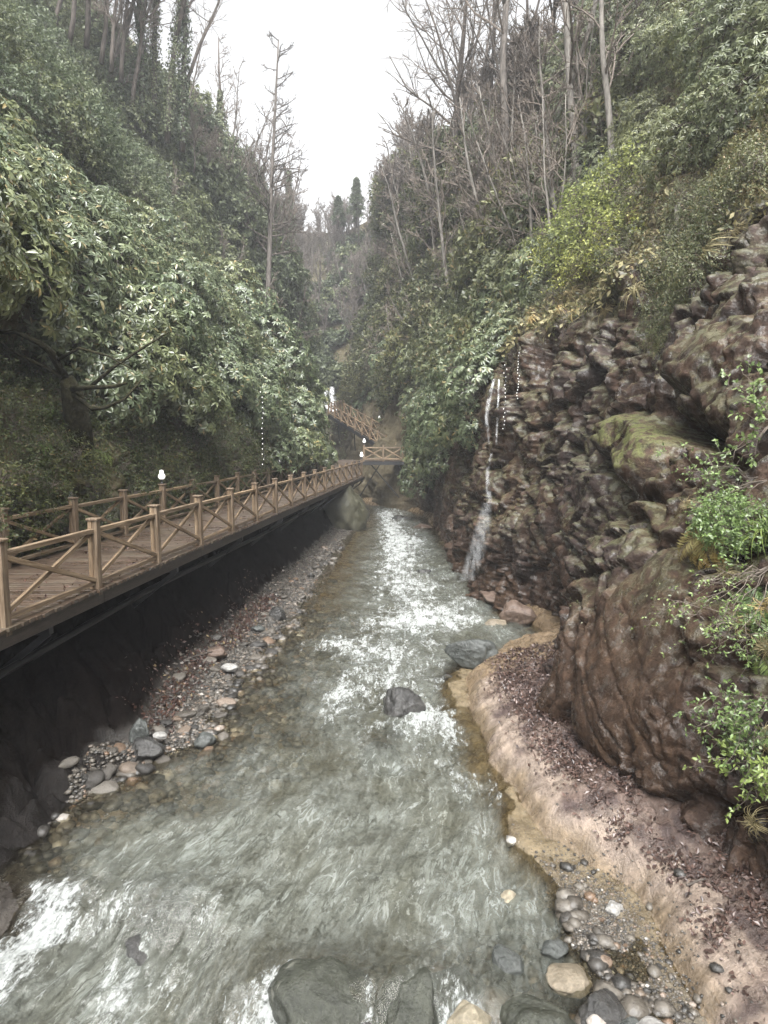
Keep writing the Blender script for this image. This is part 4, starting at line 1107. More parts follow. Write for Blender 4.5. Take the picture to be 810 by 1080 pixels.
LB7 = 'leafless brown brush among the pale-trunked trees of the far right slope'
pro = Stock([tree('bare_brush', LB7, 'brush', (0, 0, 0), bare_tree(h, .05, 12, .1, (20, 60), .5, 3, twigr=.022, bmin=.03, tw=3), 'bark', 'twig_red', 'leafless brush of the far right slope') for h in (3.2, 4.0)])
for k in range(60):
    y = RNG.uniform(36, 80); z = RNG.uniform(11, 32); p, n = wall('R', y, z); u, v, fy = proj(p)
    if 370 < u < 600 and 60 < v < 300:
        o = pro.get(); orient(o, p, unit(n * .4 + np.array([0, 0, 1])), RNG.uniform(0, 6), RNG.uniform(.7, 1.3)); tag(o, LB7, None, 'leafless brush of the far right slope')
pro.clean()

# mossy leaning tree in the hollow of the left slope
r = thing('leaning_tree', 'mossy crooked tree leaning out of the dark hollow on the left slope', 'tree', tuple(wall('L', 16.4, 5.6)[0]))
o0 = np.array(r.location)
def rel(u, v, fy): return px(u, v, fy) - o0
mb = MB(); mb.tube([rel(84, 478, 16.9), rel(82, 445, 16.4), rel(76, 415, 16.0), rel(70, 398, 15.8)], [.34, .30, .25, .15], 10); mb.build('trunk', M['mossbark'], r, True)
mb = MB()
for pts, ra in [([(70, 400, 15.8), (55, 375, 15.4), (38, 362, 15.2), (18, 352, 15.0), (-12, 350, 14.8)], .1), ([(70, 402, 15.8), (50, 390, 15.5), (32, 378, 15.3), (8, 366, 15.2), (-8, 352, 15.2)], .06),
                ([(76, 410, 15.8), (95, 408, 15.3), (118, 412, 15.0), (133, 404, 14.8)], .07), ([(78, 416, 15.8), (98, 430, 15.4), (115, 432, 15.1), (128, 418, 14.9), (150, 400, 14.8)], .06), ([(95, 408, 15.3), (120, 385, 15.2), (150, 372, 15.1), (178, 350, 15.0)], .045), ([(60, 380, 15.5), (85, 368, 15.2), (110, 378, 15.0), (140, 390, 14.9)], .04)]:
    P = np.array([rel(*p) for p in pts]); P[1:-1] += RNG.normal(0, .05, P[1:-1].shape); mb.tube(P, np.linspace(ra, ra * .4, len(P)), 7)
mb.build('branches', M['mossbark'], r, True)

# fallen poles on the right slope
for (a, b, ra, lab) in [((706, 256, 16.3), (815, 166, 15.2), .05, 'long thin fallen pole lying down the right slope toward the rock face'), ((714, 152, 22), (768, 106, 21), .10, 'short fallen log high on the right slope above the long pole'), ((655, 128, 26), (725, 118, 25), .07, 'fallen branch lying level among the shrubs of the right slope')]:
    A, B = px(*a), px(*b); r = MB(); r.tube(crooked(A, B, 8, .012) - A, np.linspace(ra, ra * .6, 8), 7)
    o = r.build('fallen_log', M['bark'], None, True); o.location = tuple(A); tag(o, lab, 'log')
mb = MB(); A = px(704, 246, 16); mb.tube(np.array([px(704, 262, 16), px(707, 248, 15.9), px(714, 238, 15.9), px(714, 218, 16), px(722, 208, 16)]) - A, [.09, .08, .07, .06, .03], 8)
o = mb.build('broken_stump', M['bark_pale'], None, True); o.location = tuple(A); tag(o, 'pale crooked broken stump beside the foot of the long fallen pole', 'stump')
#@@PART3
# ================================================================== TIMBER WORK
class WB:
    """timber pieces with chamfered edges; remembers the grain direction"""
    def __init__(self): self.v = []; self.g = []; self.q = []; self.n = 0
    def piece(self, a, b, w, h, up=(0, 0, 1), ch=.007, warp=.0):
        a, b = np.asarray(a, float), np.asarray(b, float); d = b - a; L = np.linalg.norm(d); d = d / L
        s = np.cross(d, up); s /= np.linalg.norm(s); u = np.cross(s, d)
        x, y = w / 2, h / 2
        pr = np.array([[-x + ch, -y], [x - ch, -y], [x, -y + ch], [x, y - ch], [x - ch, y], [-x + ch, y], [-x, y - ch], [-x, -y + ch]])
        st = np.array([0, ch, L - ch, L]); sc = np.array([1 - 2 * ch / max(w, h), 1, 1, 1 - 2 * ch / max(w, h)])
        off = RNG.uniform(0, 50, 3)
        V, G = [], []
        for t, c in zip(st, sc):
            for p in pr * c:
                V.append(a + d * t + s * p[0] + u * p[1]); G.append((t + off[0], p[0] + off[1], p[1] + off[2]))
        Q = []
        for k in range(3):
            for i in range(8):
                j = (i + 1) % 8; Q.append([k * 8 + i, k * 8 + j, (k + 1) * 8 + j, (k + 1) * 8 + i])
        for k, rv in ((0, True), (24, False)):
            for q in ([0, 1, 2, 7], [2, 3, 6, 7], [3, 4, 5, 6]):
                f = [k + i for i in q]; Q.append(f[::-1] if rv else f)
        self.v += V; self.g += G; self.q += [[i + self.n for i in q] for q in Q]; self.n += len(V)
    def build(self, name, mat, parent=None, loc=None):
        V = np.array(self.v)
        me = new_mesh(name, V, [np.array(self.q)], False, None, (mat,))
        me.attributes.new('grain', 'FLOAT_VECTOR', 'POINT').data.foreach_set('vector', np.array(self.g, f32).ravel())
        o = link(name, me, parent)
        if loc is not None: o.location = loc
        return o

Z3 = np.array([0, 0, 1.])
def railing(parent, pts, hgt=1.12, post=.15, rail=.085, label=None, brace=.07, wood='wood'):
    """posts at pts, rails and crossed braces between them; part railing with sub-parts post and cross_brace"""
    pts = [np.asarray(p, float) for p in pts]
    w = WB()
    for a, b in zip(pts[:-1], pts[1:]):
        d = unit(b - a)
        for z, hh, ww in ((hgt * .83, rail * .85, rail), (.10, rail * .8, rail * .8)):
            w.piece(a + d * post * .45 + Z3 * (z + RNG.normal(0, .006)), b - d * post * .45 + Z3 * (z + RNG.normal(0, .006)), ww, hh)
    for p in pts: w.piece(p + Z3 * .05, p + Z3 * hgt * .84, .04, .04, up=(1, 0, 0))
    R = w.build('railing', M[wood], parent)
    if label: R['label'] = label
    for i, p in enumerate(pts):
        k = WB(); d = unit((pts[min(i + 1, len(pts) - 1)] - pts[max(0, i - 1)]) * np.array([1, 1, 0])); s = np.cross(d, Z3)
        tw = RNG.normal(0, .008, 2); t3 = np.array([tw[0], tw[1], 0])
        for sg in (-1, 1):      # two boards side by side
            k.piece(p + s * sg * post * .26 - Z3 * .12, p + s * sg * post * .26 + Z3 * (hgt - .03 + sg * .004) + t3, post * .92, post * .5, up=s, ch=.01)
        k.piece(p + Z3 * (hgt - .03) + t3, p + Z3 * (hgt + .012) + t3, post * 1.25, post * 1.25, up=s, ch=.012)
        k.build('post', M[wood], R)
    for a, b in zip(pts[:-1], pts[1:]):
        d = unit(b - a); s = unit(np.cross(d, Z3)); j = RNG.normal(0, .012, 4)
        lo, hi = .15, hgt * .83 - .05
        for q, (z0, z1) in enumerate(((lo, hi), (hi, lo))):
            k = WB(); off = s * (.028 if q else -.028)
            k.piece(a + d * post * .52 + Z3 * (z0 + j[q]) + off, b - d * post * .52 + Z3 * (z1 + j[q + 2]) + off, brace, .05, up=s)
            k.build('cross_brace', M[wood], R)
    return R

Y0, BAY = 8.47, 2.31
def opt(y, off=0., z=DECK_Z): return np.array([x_out(y) - off, y, z])
bw_ = thing('boardwalk', 'long weathered timber boardwalk with crossed railings along the left bank', 'boardwalk', (0, 0, 0))
W_ = 2.5
# deck of cross planks
dk = WB(); y = 2.0
while y < 46.4:
    j = RNG.normal(0, .008, 3)
    dk.piece(opt(y, -.12 + j[0], DECK_Z - .025 + j[1] * .4), opt(y - .02, W_ + .12, DECK_Z - .025 + j[2] * .4), .142, .05, ch=.005)
    y += .15
dk.build('deck', M['deck'], bw_)
bm = WB()
for off, zz in ((-.02, .155), (.8, .16), (1.7, .16), (W_, .155)):
    yy = np.linspace(2, 46.4, 11)
    for a, b in zip(yy[:-1], yy[1:]): bm.piece(opt(a, off, DECK_Z - zz), opt(b - .01, off, DECK_Z - zz), .11, .20)
bm.build('beam', M['beamwood'], bw_)
for k in range(9):
    y = 9.5 + k * 4.6
    s = MB()
    s.beam(opt(y, .0, DECK_Z - .32), opt(y, W_, DECK_Z - .32), .12, .14); s.build('cross_beam', M['steel'], bw_)
    s = MB(); s.beam(opt(y, .05, DECK_Z - .38), opt(y, 1.75, DECK_Z - 1.75), .09, .09, (0, 1, 0)); s.build('strut', M['steel'], bw_)
s = MB(); s.tube([opt(6, .45, 1.75), opt(14, .5, 1.95), opt(22, .5, 1.9), opt(34, .5, 2.0)], .06, 8); s.build('pipe', M['steel'], bw_)
outer = [opt(Y0 + BAY * i) for i in range(0, 17)]
railing(bw_, outer)
inner = [opt(14.76 + 2.35 * k, W_) for k in range(-2, 14)]
railing(bw_, inner)
# landing that climbs from the end of the boardwalk
lw = WB()
A, B = np.array([-2.6, 46.4, DECK_Z]), np.array([-3.4, 52.2, 3.55])
for k in range(38):
    p = A + (B - A) * k / 37; lw.piece(p + np.array([-1.5, 0, 0]), p + np.array([1.15, .0, 0]), .145, .05, ch=.005)
lw.build('ramp', M['deck'], bw_)
railing(bw_, [(-4.1, 46.2, 2.7), (-4.5, 49, 3.1), (-4.9, 52, 3.6)])

fb = thing('footbridge', 'timber footbridge on dark steel struts crossing from the boardwalk end to the right bank', 'footbridge', (0, 0, 0))
fw = WB(); x = -2.1
while x < 2.9: fw.piece((x, 48.6, 3.58), (x, 50.4, 3.58), .142, .05, ch=.005); x += .15
fw.build('deck', M['deck'], fb)
s = MB(); s.beam((-2.1, 48.62, 3.42), (2.95, 48.62, 3.42), .1, .24); s.beam((-2.1, 50.38, 3.42), (2.95, 50.38, 3.42), .1, .24); s.build('girder', M['steel'], fb)
railing(fb, [(-1.45 + 1.4 * i, 48.66, 3.6) for i in range(4)], 1.1, .13, wood='shade_lift_wood')
railing(fb, [(-1.45 + 1.4 * i, 50.34, 3.6) for i in range(4)], 1.1, .13, wood='shade_lift_wood')
for a, b in [((-.9, 48.7, 3.3), (1.1, 49.5, .9)), ((-.3, 50.2, 3.3), (-1.8, 50.6, .9)), ((1.0, 48.7, 3.3), (2.4, 49.2, 1.5))]:
    s = MB(); s.beam(a, b, .08, .08, (0, 1, 0)); s.build('strut', M['steel'], fb)

stw = thing('stairway', 'timber stairway with crossed railings climbing left beyond the footbridge', 'stairway', (0, 0, 0))
SA, SB = np.array([2.2, 51.2, 3.6]), np.array([-4.4, 64.0, 7.5])
sd = unit(np.cross(SB - SA, Z3)); tw_ = WB(); n = 30
for k in range(n):
    p = SA + (SB - SA) * k / (n - 1); tw_.piece(p - sd * .8, p + sd * .8, .32, .06)
tw_.build('steps', M['deck'], stw)
s = MB(); s.beam(SA - sd * .82 - Z3 * .2, SB - sd * .82 - Z3 * .2, .08, .3); s.beam(SA + sd * .82 - Z3 * .2, SB + sd * .82 - Z3 * .2, .08, .3); s.build('stringer', M['steel'], stw)
for sg in (-1, 1): railing(stw, [SA + (SB - SA) * t + sd * sg * .8 for t in np.linspace(0, 1, 11)], 1.1, .13, wood='shade_lift_wood')
railing(stw, [SB + np.array([.2 * k - .5, 1.6 * k, .15 * k]) for k in range(5)], 1.1, .13, wood='shade_lift_wood')
for t in (.25, .5, .75, 1.0):
    p = SA + (SB - SA) * t; s = MB(); s.beam(p - Z3 * .2 + sd * .1, p + np.array([.15, 1.2, -2.4]), .1, .1, (1, 0, 0)); s.build('strut', M['steel'], stw)

# ---------------- lamps on the posts
def lamp_proto():
    r = thing('post_lamp', '', 'lamp')
    b = MB(); b.lathe([(.0, 0), (.05, 0), (.05, .025), (.03, .04), (.028, .10), (.05, .115), (.05, .135), (0, .135)], 14); b.build('base', M['steel'], r, True)
    g = MB(); g.lathe([(.045, .13), (.075, .15), (.098, .19), (.102, .225), (.088, .265), (.064, .30), (.055, .335), (.058, .365), (.045, .395), (.0, .405)], 18); g.build('globe', M['lamp'], r, True)
    return r
LP = Stock([lamp_proto()])
top = Z3 * (1.12 + .012)
for p, lab, s in [(inner[4], 'white bulb-shaped lamp on a railing post, the nearest and largest lamp', .98), (inner[10], 'white bulb-shaped lamp on the inner railing midway to the footbridge', 1.2), (outer[16], 'white bulb-shaped lamp on the last outer railing post by the footbridge', 1.2),
                  (np.array([-1.45, 50.34, 3.6 - .03]), 'white bulb-shaped lamp on the far footbridge railing at its left end', 1.15), (SA + (SB - SA) * .5 + sd * .8 - Z3 * .02, 'white bulb-shaped lamp halfway up the far stairway', 1.1), (np.array([-4.9, 52, 3.58]), 'white bulb-shaped lamp on the ramp railing beyond the boardwalk end', 1.1)]:
    o = LP.get(); o.location = tuple(p + top); o.scale = (s, s, s); o['label'] = lab; o['group'] = 'lamps on the railing posts'

# ---------------- strings of fairy lights
sph = MB(); sph.lathe([(0, -.5), (.38, -.35), (.5, 0), (.38, .35), (0, .5)], 8)
bulb_me = sph.mesh('bulb', (M['lamp'],), True)
def light_string(x, y, z0, z1, label, n, r=.05):
    t = thing('light_string', label, 'string light', (x, y, z0), 0, 'hanging strings of bulbs')
    c = MB(); c.tube([(0, 0, .3), (.02, 0, (z1 - z0) / 2), (0, .02, z1 - z0)], .008, 4); c.build('cord', M['steel'], t)
    for i in range(n):
        b = link('bulb', bulb_me, t); b.location = (RNG.normal(0, .02), RNG.normal(0, .02), (z1 - z0) * i / (n - 1)); b.scale = (r, r, r * 1.5)
p = px(276, 408, 23.5); q = px(276, 490, 23.5); light_string(p[0] + .0, p[1], p[2], q[2], 'string of white bulbs hanging against the dark foliage of the left bank', 16, .026)
for (u, v0, v1, lab) in [(533, 385, 452, 'longest bulb string on the right cliff, just right of the side waterfall'), (547, 372, 420, 'short bulb string on the right cliff, rightmost of the pair beside the side waterfall')]:
    p, q = px(u, v0, 20.0), px(u, v1, 20.0); light_string(p[0], p[1], p[2], q[2], lab, 17, .022)

# ================================================================== STONES
def rock_mesh(name, sub, seed, flat=.7, ang=.5, mats=None):
    bm = bmesh.new(); bmesh.ops.create_icosphere(bm, subdivisions=sub, radius=1.0)
    V = np.array([v.co[:] for v in bm.verts]); F = np.array([[v.index for v in f.verts] for f in bm.faces]); bm.free()
    d = 1 + .32 * fbm(V[:, 0] * .9 + seed, V[:, 1] * .9, V[:, 2] * .9, 2, seed)
    rs = np.random.default_rng(seed)
    for k in range(9):      # flattened facets
        n = unit(rs.normal(0, 1, 3)); h = rs.uniform(.62, .9); s = (V * d[:, None]) @ n
        d = np.where(s > h, d * (1 - ang * (s - h) / np.maximum(s, .01)), d)
    d = d + (.05 * fbm(V[:, 0] * 3, V[:, 1] * 3, V[:, 2] * 3 + seed, 4, seed) + .02 * ridged(V[:, 0] * 5, V[:, 1] * 5, V[:, 2] * 5 + seed, 4, seed) if sub > 2 else 0)
    V = V * d[:, None] * np.array([1, 1, flat])
    return V, F

def mat_boulder(name, c1, c2, wet=.3, vein=None):
    k = NT(name); co = k.coord(); n = k.noise(co, 2.2, 8, .65, .4); f = k.noise(co, 22, 8, .7)
    c = k.ramp(n, [(.3, c1), (.68, c2)])
    c = k.mix(1., c, k.ramp(f, [(.3, (.65, .65, .65)), (.7, (1.3, 1.3, 1.3))]), 'MULTIPLY')
    if vein: c = k.mix(k.rng(k.noise(co, 1.3, 4, .5, 2.5), .60, .68), c, vein)
    c = k.mix(k.rng(k.noise(co, 60, 3), .62, .72, 0, .35), c, tuple(min(1, 2.2 * q) for q in c2))
    return k.done(k.bsdf(c, k.rng(n, .3, .7, wet * .7, wet * 1.8), k.bump(k.math('ADD', f, n), .9, .03), .55).outputs[0])
BM = {'dark': mat_boulder('dark_wet_boulder', (.016, .016, .016), (.05, .048, .044), .22, (.13, .12, .11)),
      'green': mat_boulder('greenish_boulder', (.018, .020, .015), (.055, .058, .044), .2, (.12, .12, .10)),
      'slate': mat_boulder('slate_boulder', (.032, .035, .033), (.078, .084, .078), .25),
      'tan': mat_boulder('tan_boulder', (.12, .098, .068), (.22, .185, .135), .35),
      'pale': mat_boulder('pale_boulder', (.17, .165, .155), (.36, .35, .33), .45),
      'brown': mat_boulder('brown_boulder', (.075, .05, .038), (.16, .115, .088), .32),
      'cream': mat_boulder('cream_boulder', (.17, .145, .10), (.30, .265, .195), .4),
      'moss': mat_boulder('mossy_rock', (.03, .03, .018), (.085, .08, .05), .45)}
def boulder(x, y, z, s, mat, label, seed, rot=0, flat=.7, cat='boulder', tilt=0, ang=.85):
    V, F = rock_mesh('b', 5 if max(s) > .25 else 4, seed, flat, ang)
    o = link('boulder' if cat == 'boulder' else 'stone', new_mesh(cat, V * np.array(s), [F], True, None, (BM[mat],)))
    o.location = (x, y, z); o.rotation_euler = (tilt, .1, rot); tag(o, label, cat); return o
boulder(.34, 12.1, .17, (.44, .38, .50), 'dark', 'dark rounded boulder with pale veins splitting the rapid in mid stream', 301, .5)
boulder(1.93, 14.55, .36, (.56, .36, .56), 'slate', 'smooth slate-grey slab-sided boulder at the right edge of the rapid', 302, -.25, .7, ang=.85)
boulder(2.05, 15.0, .05, (.30, .26, .3), 'dark', 'dark stone tucked behind the slate-grey slab-sided boulder', 303, .8)
boulder(2.50, 14.3, .10, (.27, .22, .2), 'cream', 'round cream-coloured stone beside the slate-grey boulder', 304, .2, .8, 'stone')
boulder(2.22, 14.1, .06, (.17, .15, .17), 'pale', 'small pale grey stone wedged between the slate-grey boulder and the cream stone', 305, .9, .8, 'stone')
boulder(3.55, 20.5, .25, (.62, .5, .42), 'brown', 'flat brown boulder at the cliff foot beyond the mud ledge', 306, -.5, .55)
boulder(3.05, 18.2, .02, (.42, .3, .3), 'tan', 'tan water-washed boulder below the flat brown boulder at the cliff foot', 307, .4, .6)
boulder(3.7, 18.5, .15, (.5, .45, .5), 'brown', 'blocky brown rock against the cliff behind the mud ledge', 308, .4, .8)
boulder(1.5, 25.5, .05, (.3, .25, .2), 'dark', 'small dark rock in the far right of the stream', 309, .4)
boulder(-.02, 10.75, -.24, (.42, .34, .34), 'dark', 'dark rock just under the surface below the mid-stream boulder', 355, .3)
boulder(-.55, 5.62, -.15, (.54, .58, .52), 'green', 'large greenish boulder under a sheet of water, left of the sunk pair at the bottom', 310, .2, .8)
boulder(.22, 5.55, -.11, (.31, .44, .42), 'green', 'narrower greenish boulder under running water, right of the sunk pair', 311, -.2, .85)
boulder(-2.35, 6.78, -.37, (.62, .5, .44), 'dark', 'black shining boulder overrun by water at lower left', 312, .5)
boulder(1.33, 5.28, .02, (.36, .28, .24), 'green', 'broad green-grey boulder at the bottom edge beside the pebble bar', 313, -.4, .75)
boulder(1.90, 5.45, .06, (.24, .19, .2), 'dark', 'dark grey angular stone on the lower edge of the pebble bar', 314, .7, .8, 'stone')
boulder(2.22, 5.12, .08, (.22, .17, .17), 'pale', 'white granite stone at the bottom edge of the pebble bar', 315, .2, .8, 'stone')
boulder(1.20, 6.05, .03, (.19, .16, .16), 'slate', 'rough blue-black stone in the shallows left of the pebble bar', 316, 1.1, .8, 'stone')
boulder(1.72, 5.88, .03, (.24, .2, .14), 'tan', 'flat tan stone in the middle of the pebble bar', 317, .5, .6, 'stone')
boulder(1.66, 6.20, .04, (.17, .12, .13), 'slate', 'dark slate stone left of the pebbles on the bar', 318, .5, .7, 'stone')
boulder(2.42, 6.72, .08, (.13, .10, .10), 'pale', 'white stone with a brown patch on the upper pebble bar', 319, .3, .8, 'stone')
boulder(1.38, 6.98, .01, (.12, .11, .12), 'cream', 'cream stone at the tip of the pebble bar, larger of two', 320, .2, .8, 'stone')
boulder(1.52, 6.85, .01, (.08, .07, .08), 'cream', 'cream stone at the tip of the pebble bar, smaller of two', 321, .2, .8, 'stone')
boulder(2.05, 5.25, .05, (.15, .13, .14), 'slate', 'slate stone beside the white granite stone', 322, .9, .8, 'stone')
boulder(1.78, 5.15, .04, (.17, .14, .13), 'pale', 'pale grey stone right of the broad green-grey boulder', 323, .9, .8, 'stone')
boulder(.75, 5.35, -.04, (.24, .28, .26), 'cream', 'yellowish stone between the sunk boulder and the green-grey boulder', 324, .3, .8, 'stone')
boulder(.62, 5.9, -.12, (.26, .22, .26), 'dark', 'dark half-sunk rock just behind the yellowish stone at the bottom', 351, .6)
boulder(.98, 5.62, -.08, (.2, .24, .22), 'brown', 'brown half-sunk rock between the yellowish stone and the blue-black stone', 352, .2)
boulder(-.1, 5.25, -.15, (.26, .22, .28), 'dark', 'dark wet rock at the bottom edge between the sunk greenish pair', 353, .9)
boulder(-3.3, 8.3, -.16, (.22, .2, .22), 'tan', 'tan stone under shallow water near the left bank', 354, .9, .8, 'stone')
boulder(-3.72, 10.35, .14, (.27, .22, .22), 'dark', 'largest dark stone on the near left gravel bank', 330, .4, .8, 'stone')
boulder(-4.0, 10.7, .22, (.2, .2, .26), 'slate', 'tall slate stone behind the largest dark stone of the left bank', 331, .1, .9, 'stone')
boulder(-2.95, 10.85, .06, (.19, .16, .17), 'slate', 'dark stone alone at the water edge of the left gravel bank', 332, .4, .8, 'stone')
boulder(-4.3, 9.95, .16, (.3, .12, .10), 'brown', 'long brown stone lying at the left end of the gravel bank', 333, -.5, .7, 'stone')
boulder(-3.62, 10.62, .26, (.12, .09, .07), 'pale', 'white stone resting on the largest dark stone of the left bank', 334, .3, .8, 'stone')
boulder(-3.75, 14.9, .27, (.26, .2, .2), 'brown', 'reddish-brown stone at the edge of the dead leaves on the left bank', 335, .3, .8, 'stone')
boulder(-3.32, 14.2, .17, (.22, .15, .13), 'pale', 'pale flat stone in the middle of the left gravel bank', 336, .8, .7, 'stone')
boulder(-2.95, 18.6, .2, (.26, .24, .26), 'dark', 'dark stone farther up the left gravel bank near the greenish stone', 337, .2, .8, 'stone')
boulder(-3.25, 17.2, .2, (.2, .15, .12), 'slate', 'pale greenish flat stone on the upper left gravel bank', 338, .2, .7, 'stone')
boulder(-2.5, 39.5, .6, (1.5, 1.9, 1.9), 'moss', 'big dark rock standing in the stream under the far end of the boardwalk', 340, .4, 1., ang=.3)
boulder(-1.7, 45.2, .1, (.7, .6, .6), 'dark', 'dark boulder in the stream below the footbridge', 341, .4, .8)
boulder(1.2, 43.5, .0, (.8, .6, .4), 'dark', 'low flat dark boulder at the right water edge below the footbridge', 342, .1, .6)
boulder(2.2, 39, .0, (.6, .7, .4), 'brown', 'brown rock at the foot of the right cliff near the footbridge', 343, .8, .7)
boulder(-8.0, 15.2, 3.2, (.7, .9, 1.1), 'moss', 'mossy rock behind the inner railing, left of the white trickle', 344, .5, .9)
boulder(-7.45, 17.6, 2.9, (.6, .9, .9), 'moss', 'mossy rock behind the inner railing, right of the white trickle', 345, .5, .9)

# individual cobbles of the left gravel bank, and of the pebble bar
PROT = [rock_mesh('p', 3, 400 + i, .62, .85) for i in range(10)]
cob_me = [new_mesh('cobble', V, [F], True, None, (M['stone'],)) for V, F in PROT]
LC = 'grey river cobble lying loose on the left gravel bank'
def put_cobbles(n, sampler, label, group, smin, smax):
    k = 0
    while k < n:
        x, y = sampler(); z = float(bed(np.array([x]), np.array([y]))[0][0]); s = smin + (smax - smin) * RNG.random() ** 2.2
        u, v, fy = proj((x, y, z))
        if not (-20 < u < 830 and v < 1100): continue
        o = link('cobble', cob_me[RNG.integers(10)]); o.location = (x, y, z + s * .08); o.rotation_euler = (RNG.normal(0, .3), RNG.normal(0, .3), RNG.uniform(0, 6.3)); o.scale = (s * RNG.uniform(.85, 1.3), s, s * RNG.uniform(.8, 1.15))
        tag(o, label, 'stone', group); k += 1
def samp_left():
    y = 9.3 + 22 * RNG.random() ** 1.5; return float(interp(XL, y)) - RNG.normal(.35, .45) * float(interp(GW, y)) + .1, y
put_cobbles(170, samp_left, LC, 'cobbles of the left gravel bank', .06, .2)
def samp_bar():
    y = RNG.uniform(5.0, 7.0); return min(RNG.normal(2.05, .28), float(interp(XR, y)) - .12), y
put_cobbles(40, samp_bar, 'small wet pebble on the gravel bar at lower right', 'pebbles of the lower right bar', .014, .04)

def gravel(name, n, sampler, smin, smax, mat='stone', sub=1, lift=.1):
    protos = [rock_mesh('g', sub, 500 + i, .65, .8) for i in range(8)]
    x, y = sampler(n); z = bed(x, y)[0]
    u, v, fy = proj(np.stack([x, y, z], -1)); k = (u > -40) & (u < 850) & (v < 1130); x, y, z = x[k], y[k], z[k]; n = len(x)
    s = smin + (smax - smin) * RNG.random(n) ** 2.5
    which = RNG.integers(0, 8, n); mb = MB()
    for w in range(8):
        i = np.where(which == w)[0]; V, F = protos[w]; m = len(i)
        a = RNG.uniform(0, 6.28, m); ca, sa = np.cos(a)[:, None], np.sin(a)[:, None]
        sx, sy, sz = s[i, None] * RNG.uniform(.8, 1.4, (m, 1)), s[i, None] * RNG.uniform(.8, 1.2, (m, 1)), s[i, None] * RNG.uniform(.7, 1.1, (m, 1))
        X, Y = V[None, :, 0] * sx, V[None, :, 1] * sy
        P = np.stack([X * ca - Y * sa + x[i, None], X * sa + Y * ca + y[i, None], V[None, :, 2] * sz + z[i, None] + s[i, None] * lift], -1)
        mb.add(P, None, (F[None] + np.arange(m)[:, None, None] * len(V)).reshape(-1, 3))
    tag(mb.build(name, M[mat], None, True), kind='stuff')
def sl_(n):
    y = 9 + 30 * RNG.random(n) ** 1.6; return interp(XL, y) + .25 - np.minimum(np.abs(RNG.normal(0, .75, n)), 1.25 + .3 * RNG.random(n)) * interp(GW, y), y
gravel('gravel', 20000, sl_, .012, .06)
gravel('gravel', 9000, lambda n: (RNG.normal(2.12, .30, n), RNG.normal(6.15, .68, n)), .006, .024)
gravel('gravel', 1500, lambda n: (RNG.normal(1.75, .45, n), RNG.normal(5.3, .35, n)), .012, .055)
gravel('stream_bed_stones', 2600, lambda n: (interp(XL, (yy := RNG.uniform(7.6, 20, n))) + np.abs(RNG.normal(0, 1.0, n)), yy), .03, .16, lift=.1)
gravel('stream_bed_stones', 700, lambda n: (RNG.normal(1.2, .6, n), RNG.normal(5.9, .7, n)), .04, .15, lift=.1)

# ---------------- dead leaves
def litter(name, n, sampler, mat, size, zfun=None):
    x, y = sampler(n)
    z = bed(x, y)[0] if zfun is None else zfun(x, y)
    e = .05
    if zfun is None:
        nx = -(bed(x + e, y)[0] - z) / e; ny = -(bed(x, y + e)[0] - z) / e
    else: nx = ny = 0 * x
    nn = unit(np.stack([np.clip(nx, -2, 2), np.clip(ny, -2, 2), 1 + 0 * x], -1) + RNG.normal(0, .3, (len(x), 3)))
    s = size * RNG.uniform(.5, 1.3, len(x)); mb = MB()
    mb.add(*leaves(np.stack([x, y, z + .012 + .01 * RNG.random(len(x))], -1), RNG.normal(0, 1, (len(x), 3)), nn, s, s * RNG.uniform(.35, .65, len(x)), 'kite'))
    tag(mb.build(name, M[mat], None, False), kind='stuff')
def lit_ledge(n):
    y = 5 + 9 * RNG.random(n * 3); x = interp(XR, y) + RNG.uniform(.15, 1.9, n * 3)
    c = fbm(x * 1.6, y * .8, 0, 3, 601); foot = interp([(5, 3.6), (8, 3.6), (10, 3.4), (13, 4.0), (16, 4.9)], y); band = (x - interp(XR, y)) / (foot - interp(XR, y) + .01)
    k = RNG.random(n * 3) < np.clip(.06 + 1.0 * sst(-.12, .2, c) * sst(.12, .4, band) + .55 * sst(9, 11, y) * sst(.12, .4, band), 0, 1); return x[k][:n], y[k][:n]
litter('leaf_litter', 16000, lit_ledge, 'litter', .065)
def lit_left(n):
    y = 11 + 10 * RNG.random(n); g = interp(GW, y); return interp(XL, y) - g * RNG.uniform(.6, 1, n) - np.abs(RNG.normal(0, .28, n)), y
litter('leaf_litter', 3600, lit_left, 'litter_red', .085)
def lit_deck(n):
    y = 8 + 34 * RNG.random(n) ** 1.4; o = np.where(RNG.random(n) < .5, np.abs(RNG.normal(0, .25, n)), RNG.uniform(0, W_, n)); return x_out(y) - o, y
litter('leaf_litter', 900, lit_deck, 'litter_red', .075, lambda x, y: DECK_Z + .004 + 0 * x)

# twigs and sticks
for (a, b, r_, lab) in [((3.0, 6.35, .62), (3.22, 6.42, .64), .012, 'short dark stick on the mud ledge at lower right'), ((-4.05, 13.6, .55), (-3.75, 14.5, .42), .014, 'thin curved stick on the dead leaves under the boardwalk')]:
    A = np.array(a); B = np.array(b); m = MB(); m.tube(crooked(A, B, 5, .03) - A, [r_] * 5, 6); o = m.build('stick', M['bark_dark'], None, True); o.location = a; tag(o, lab, 'stick')

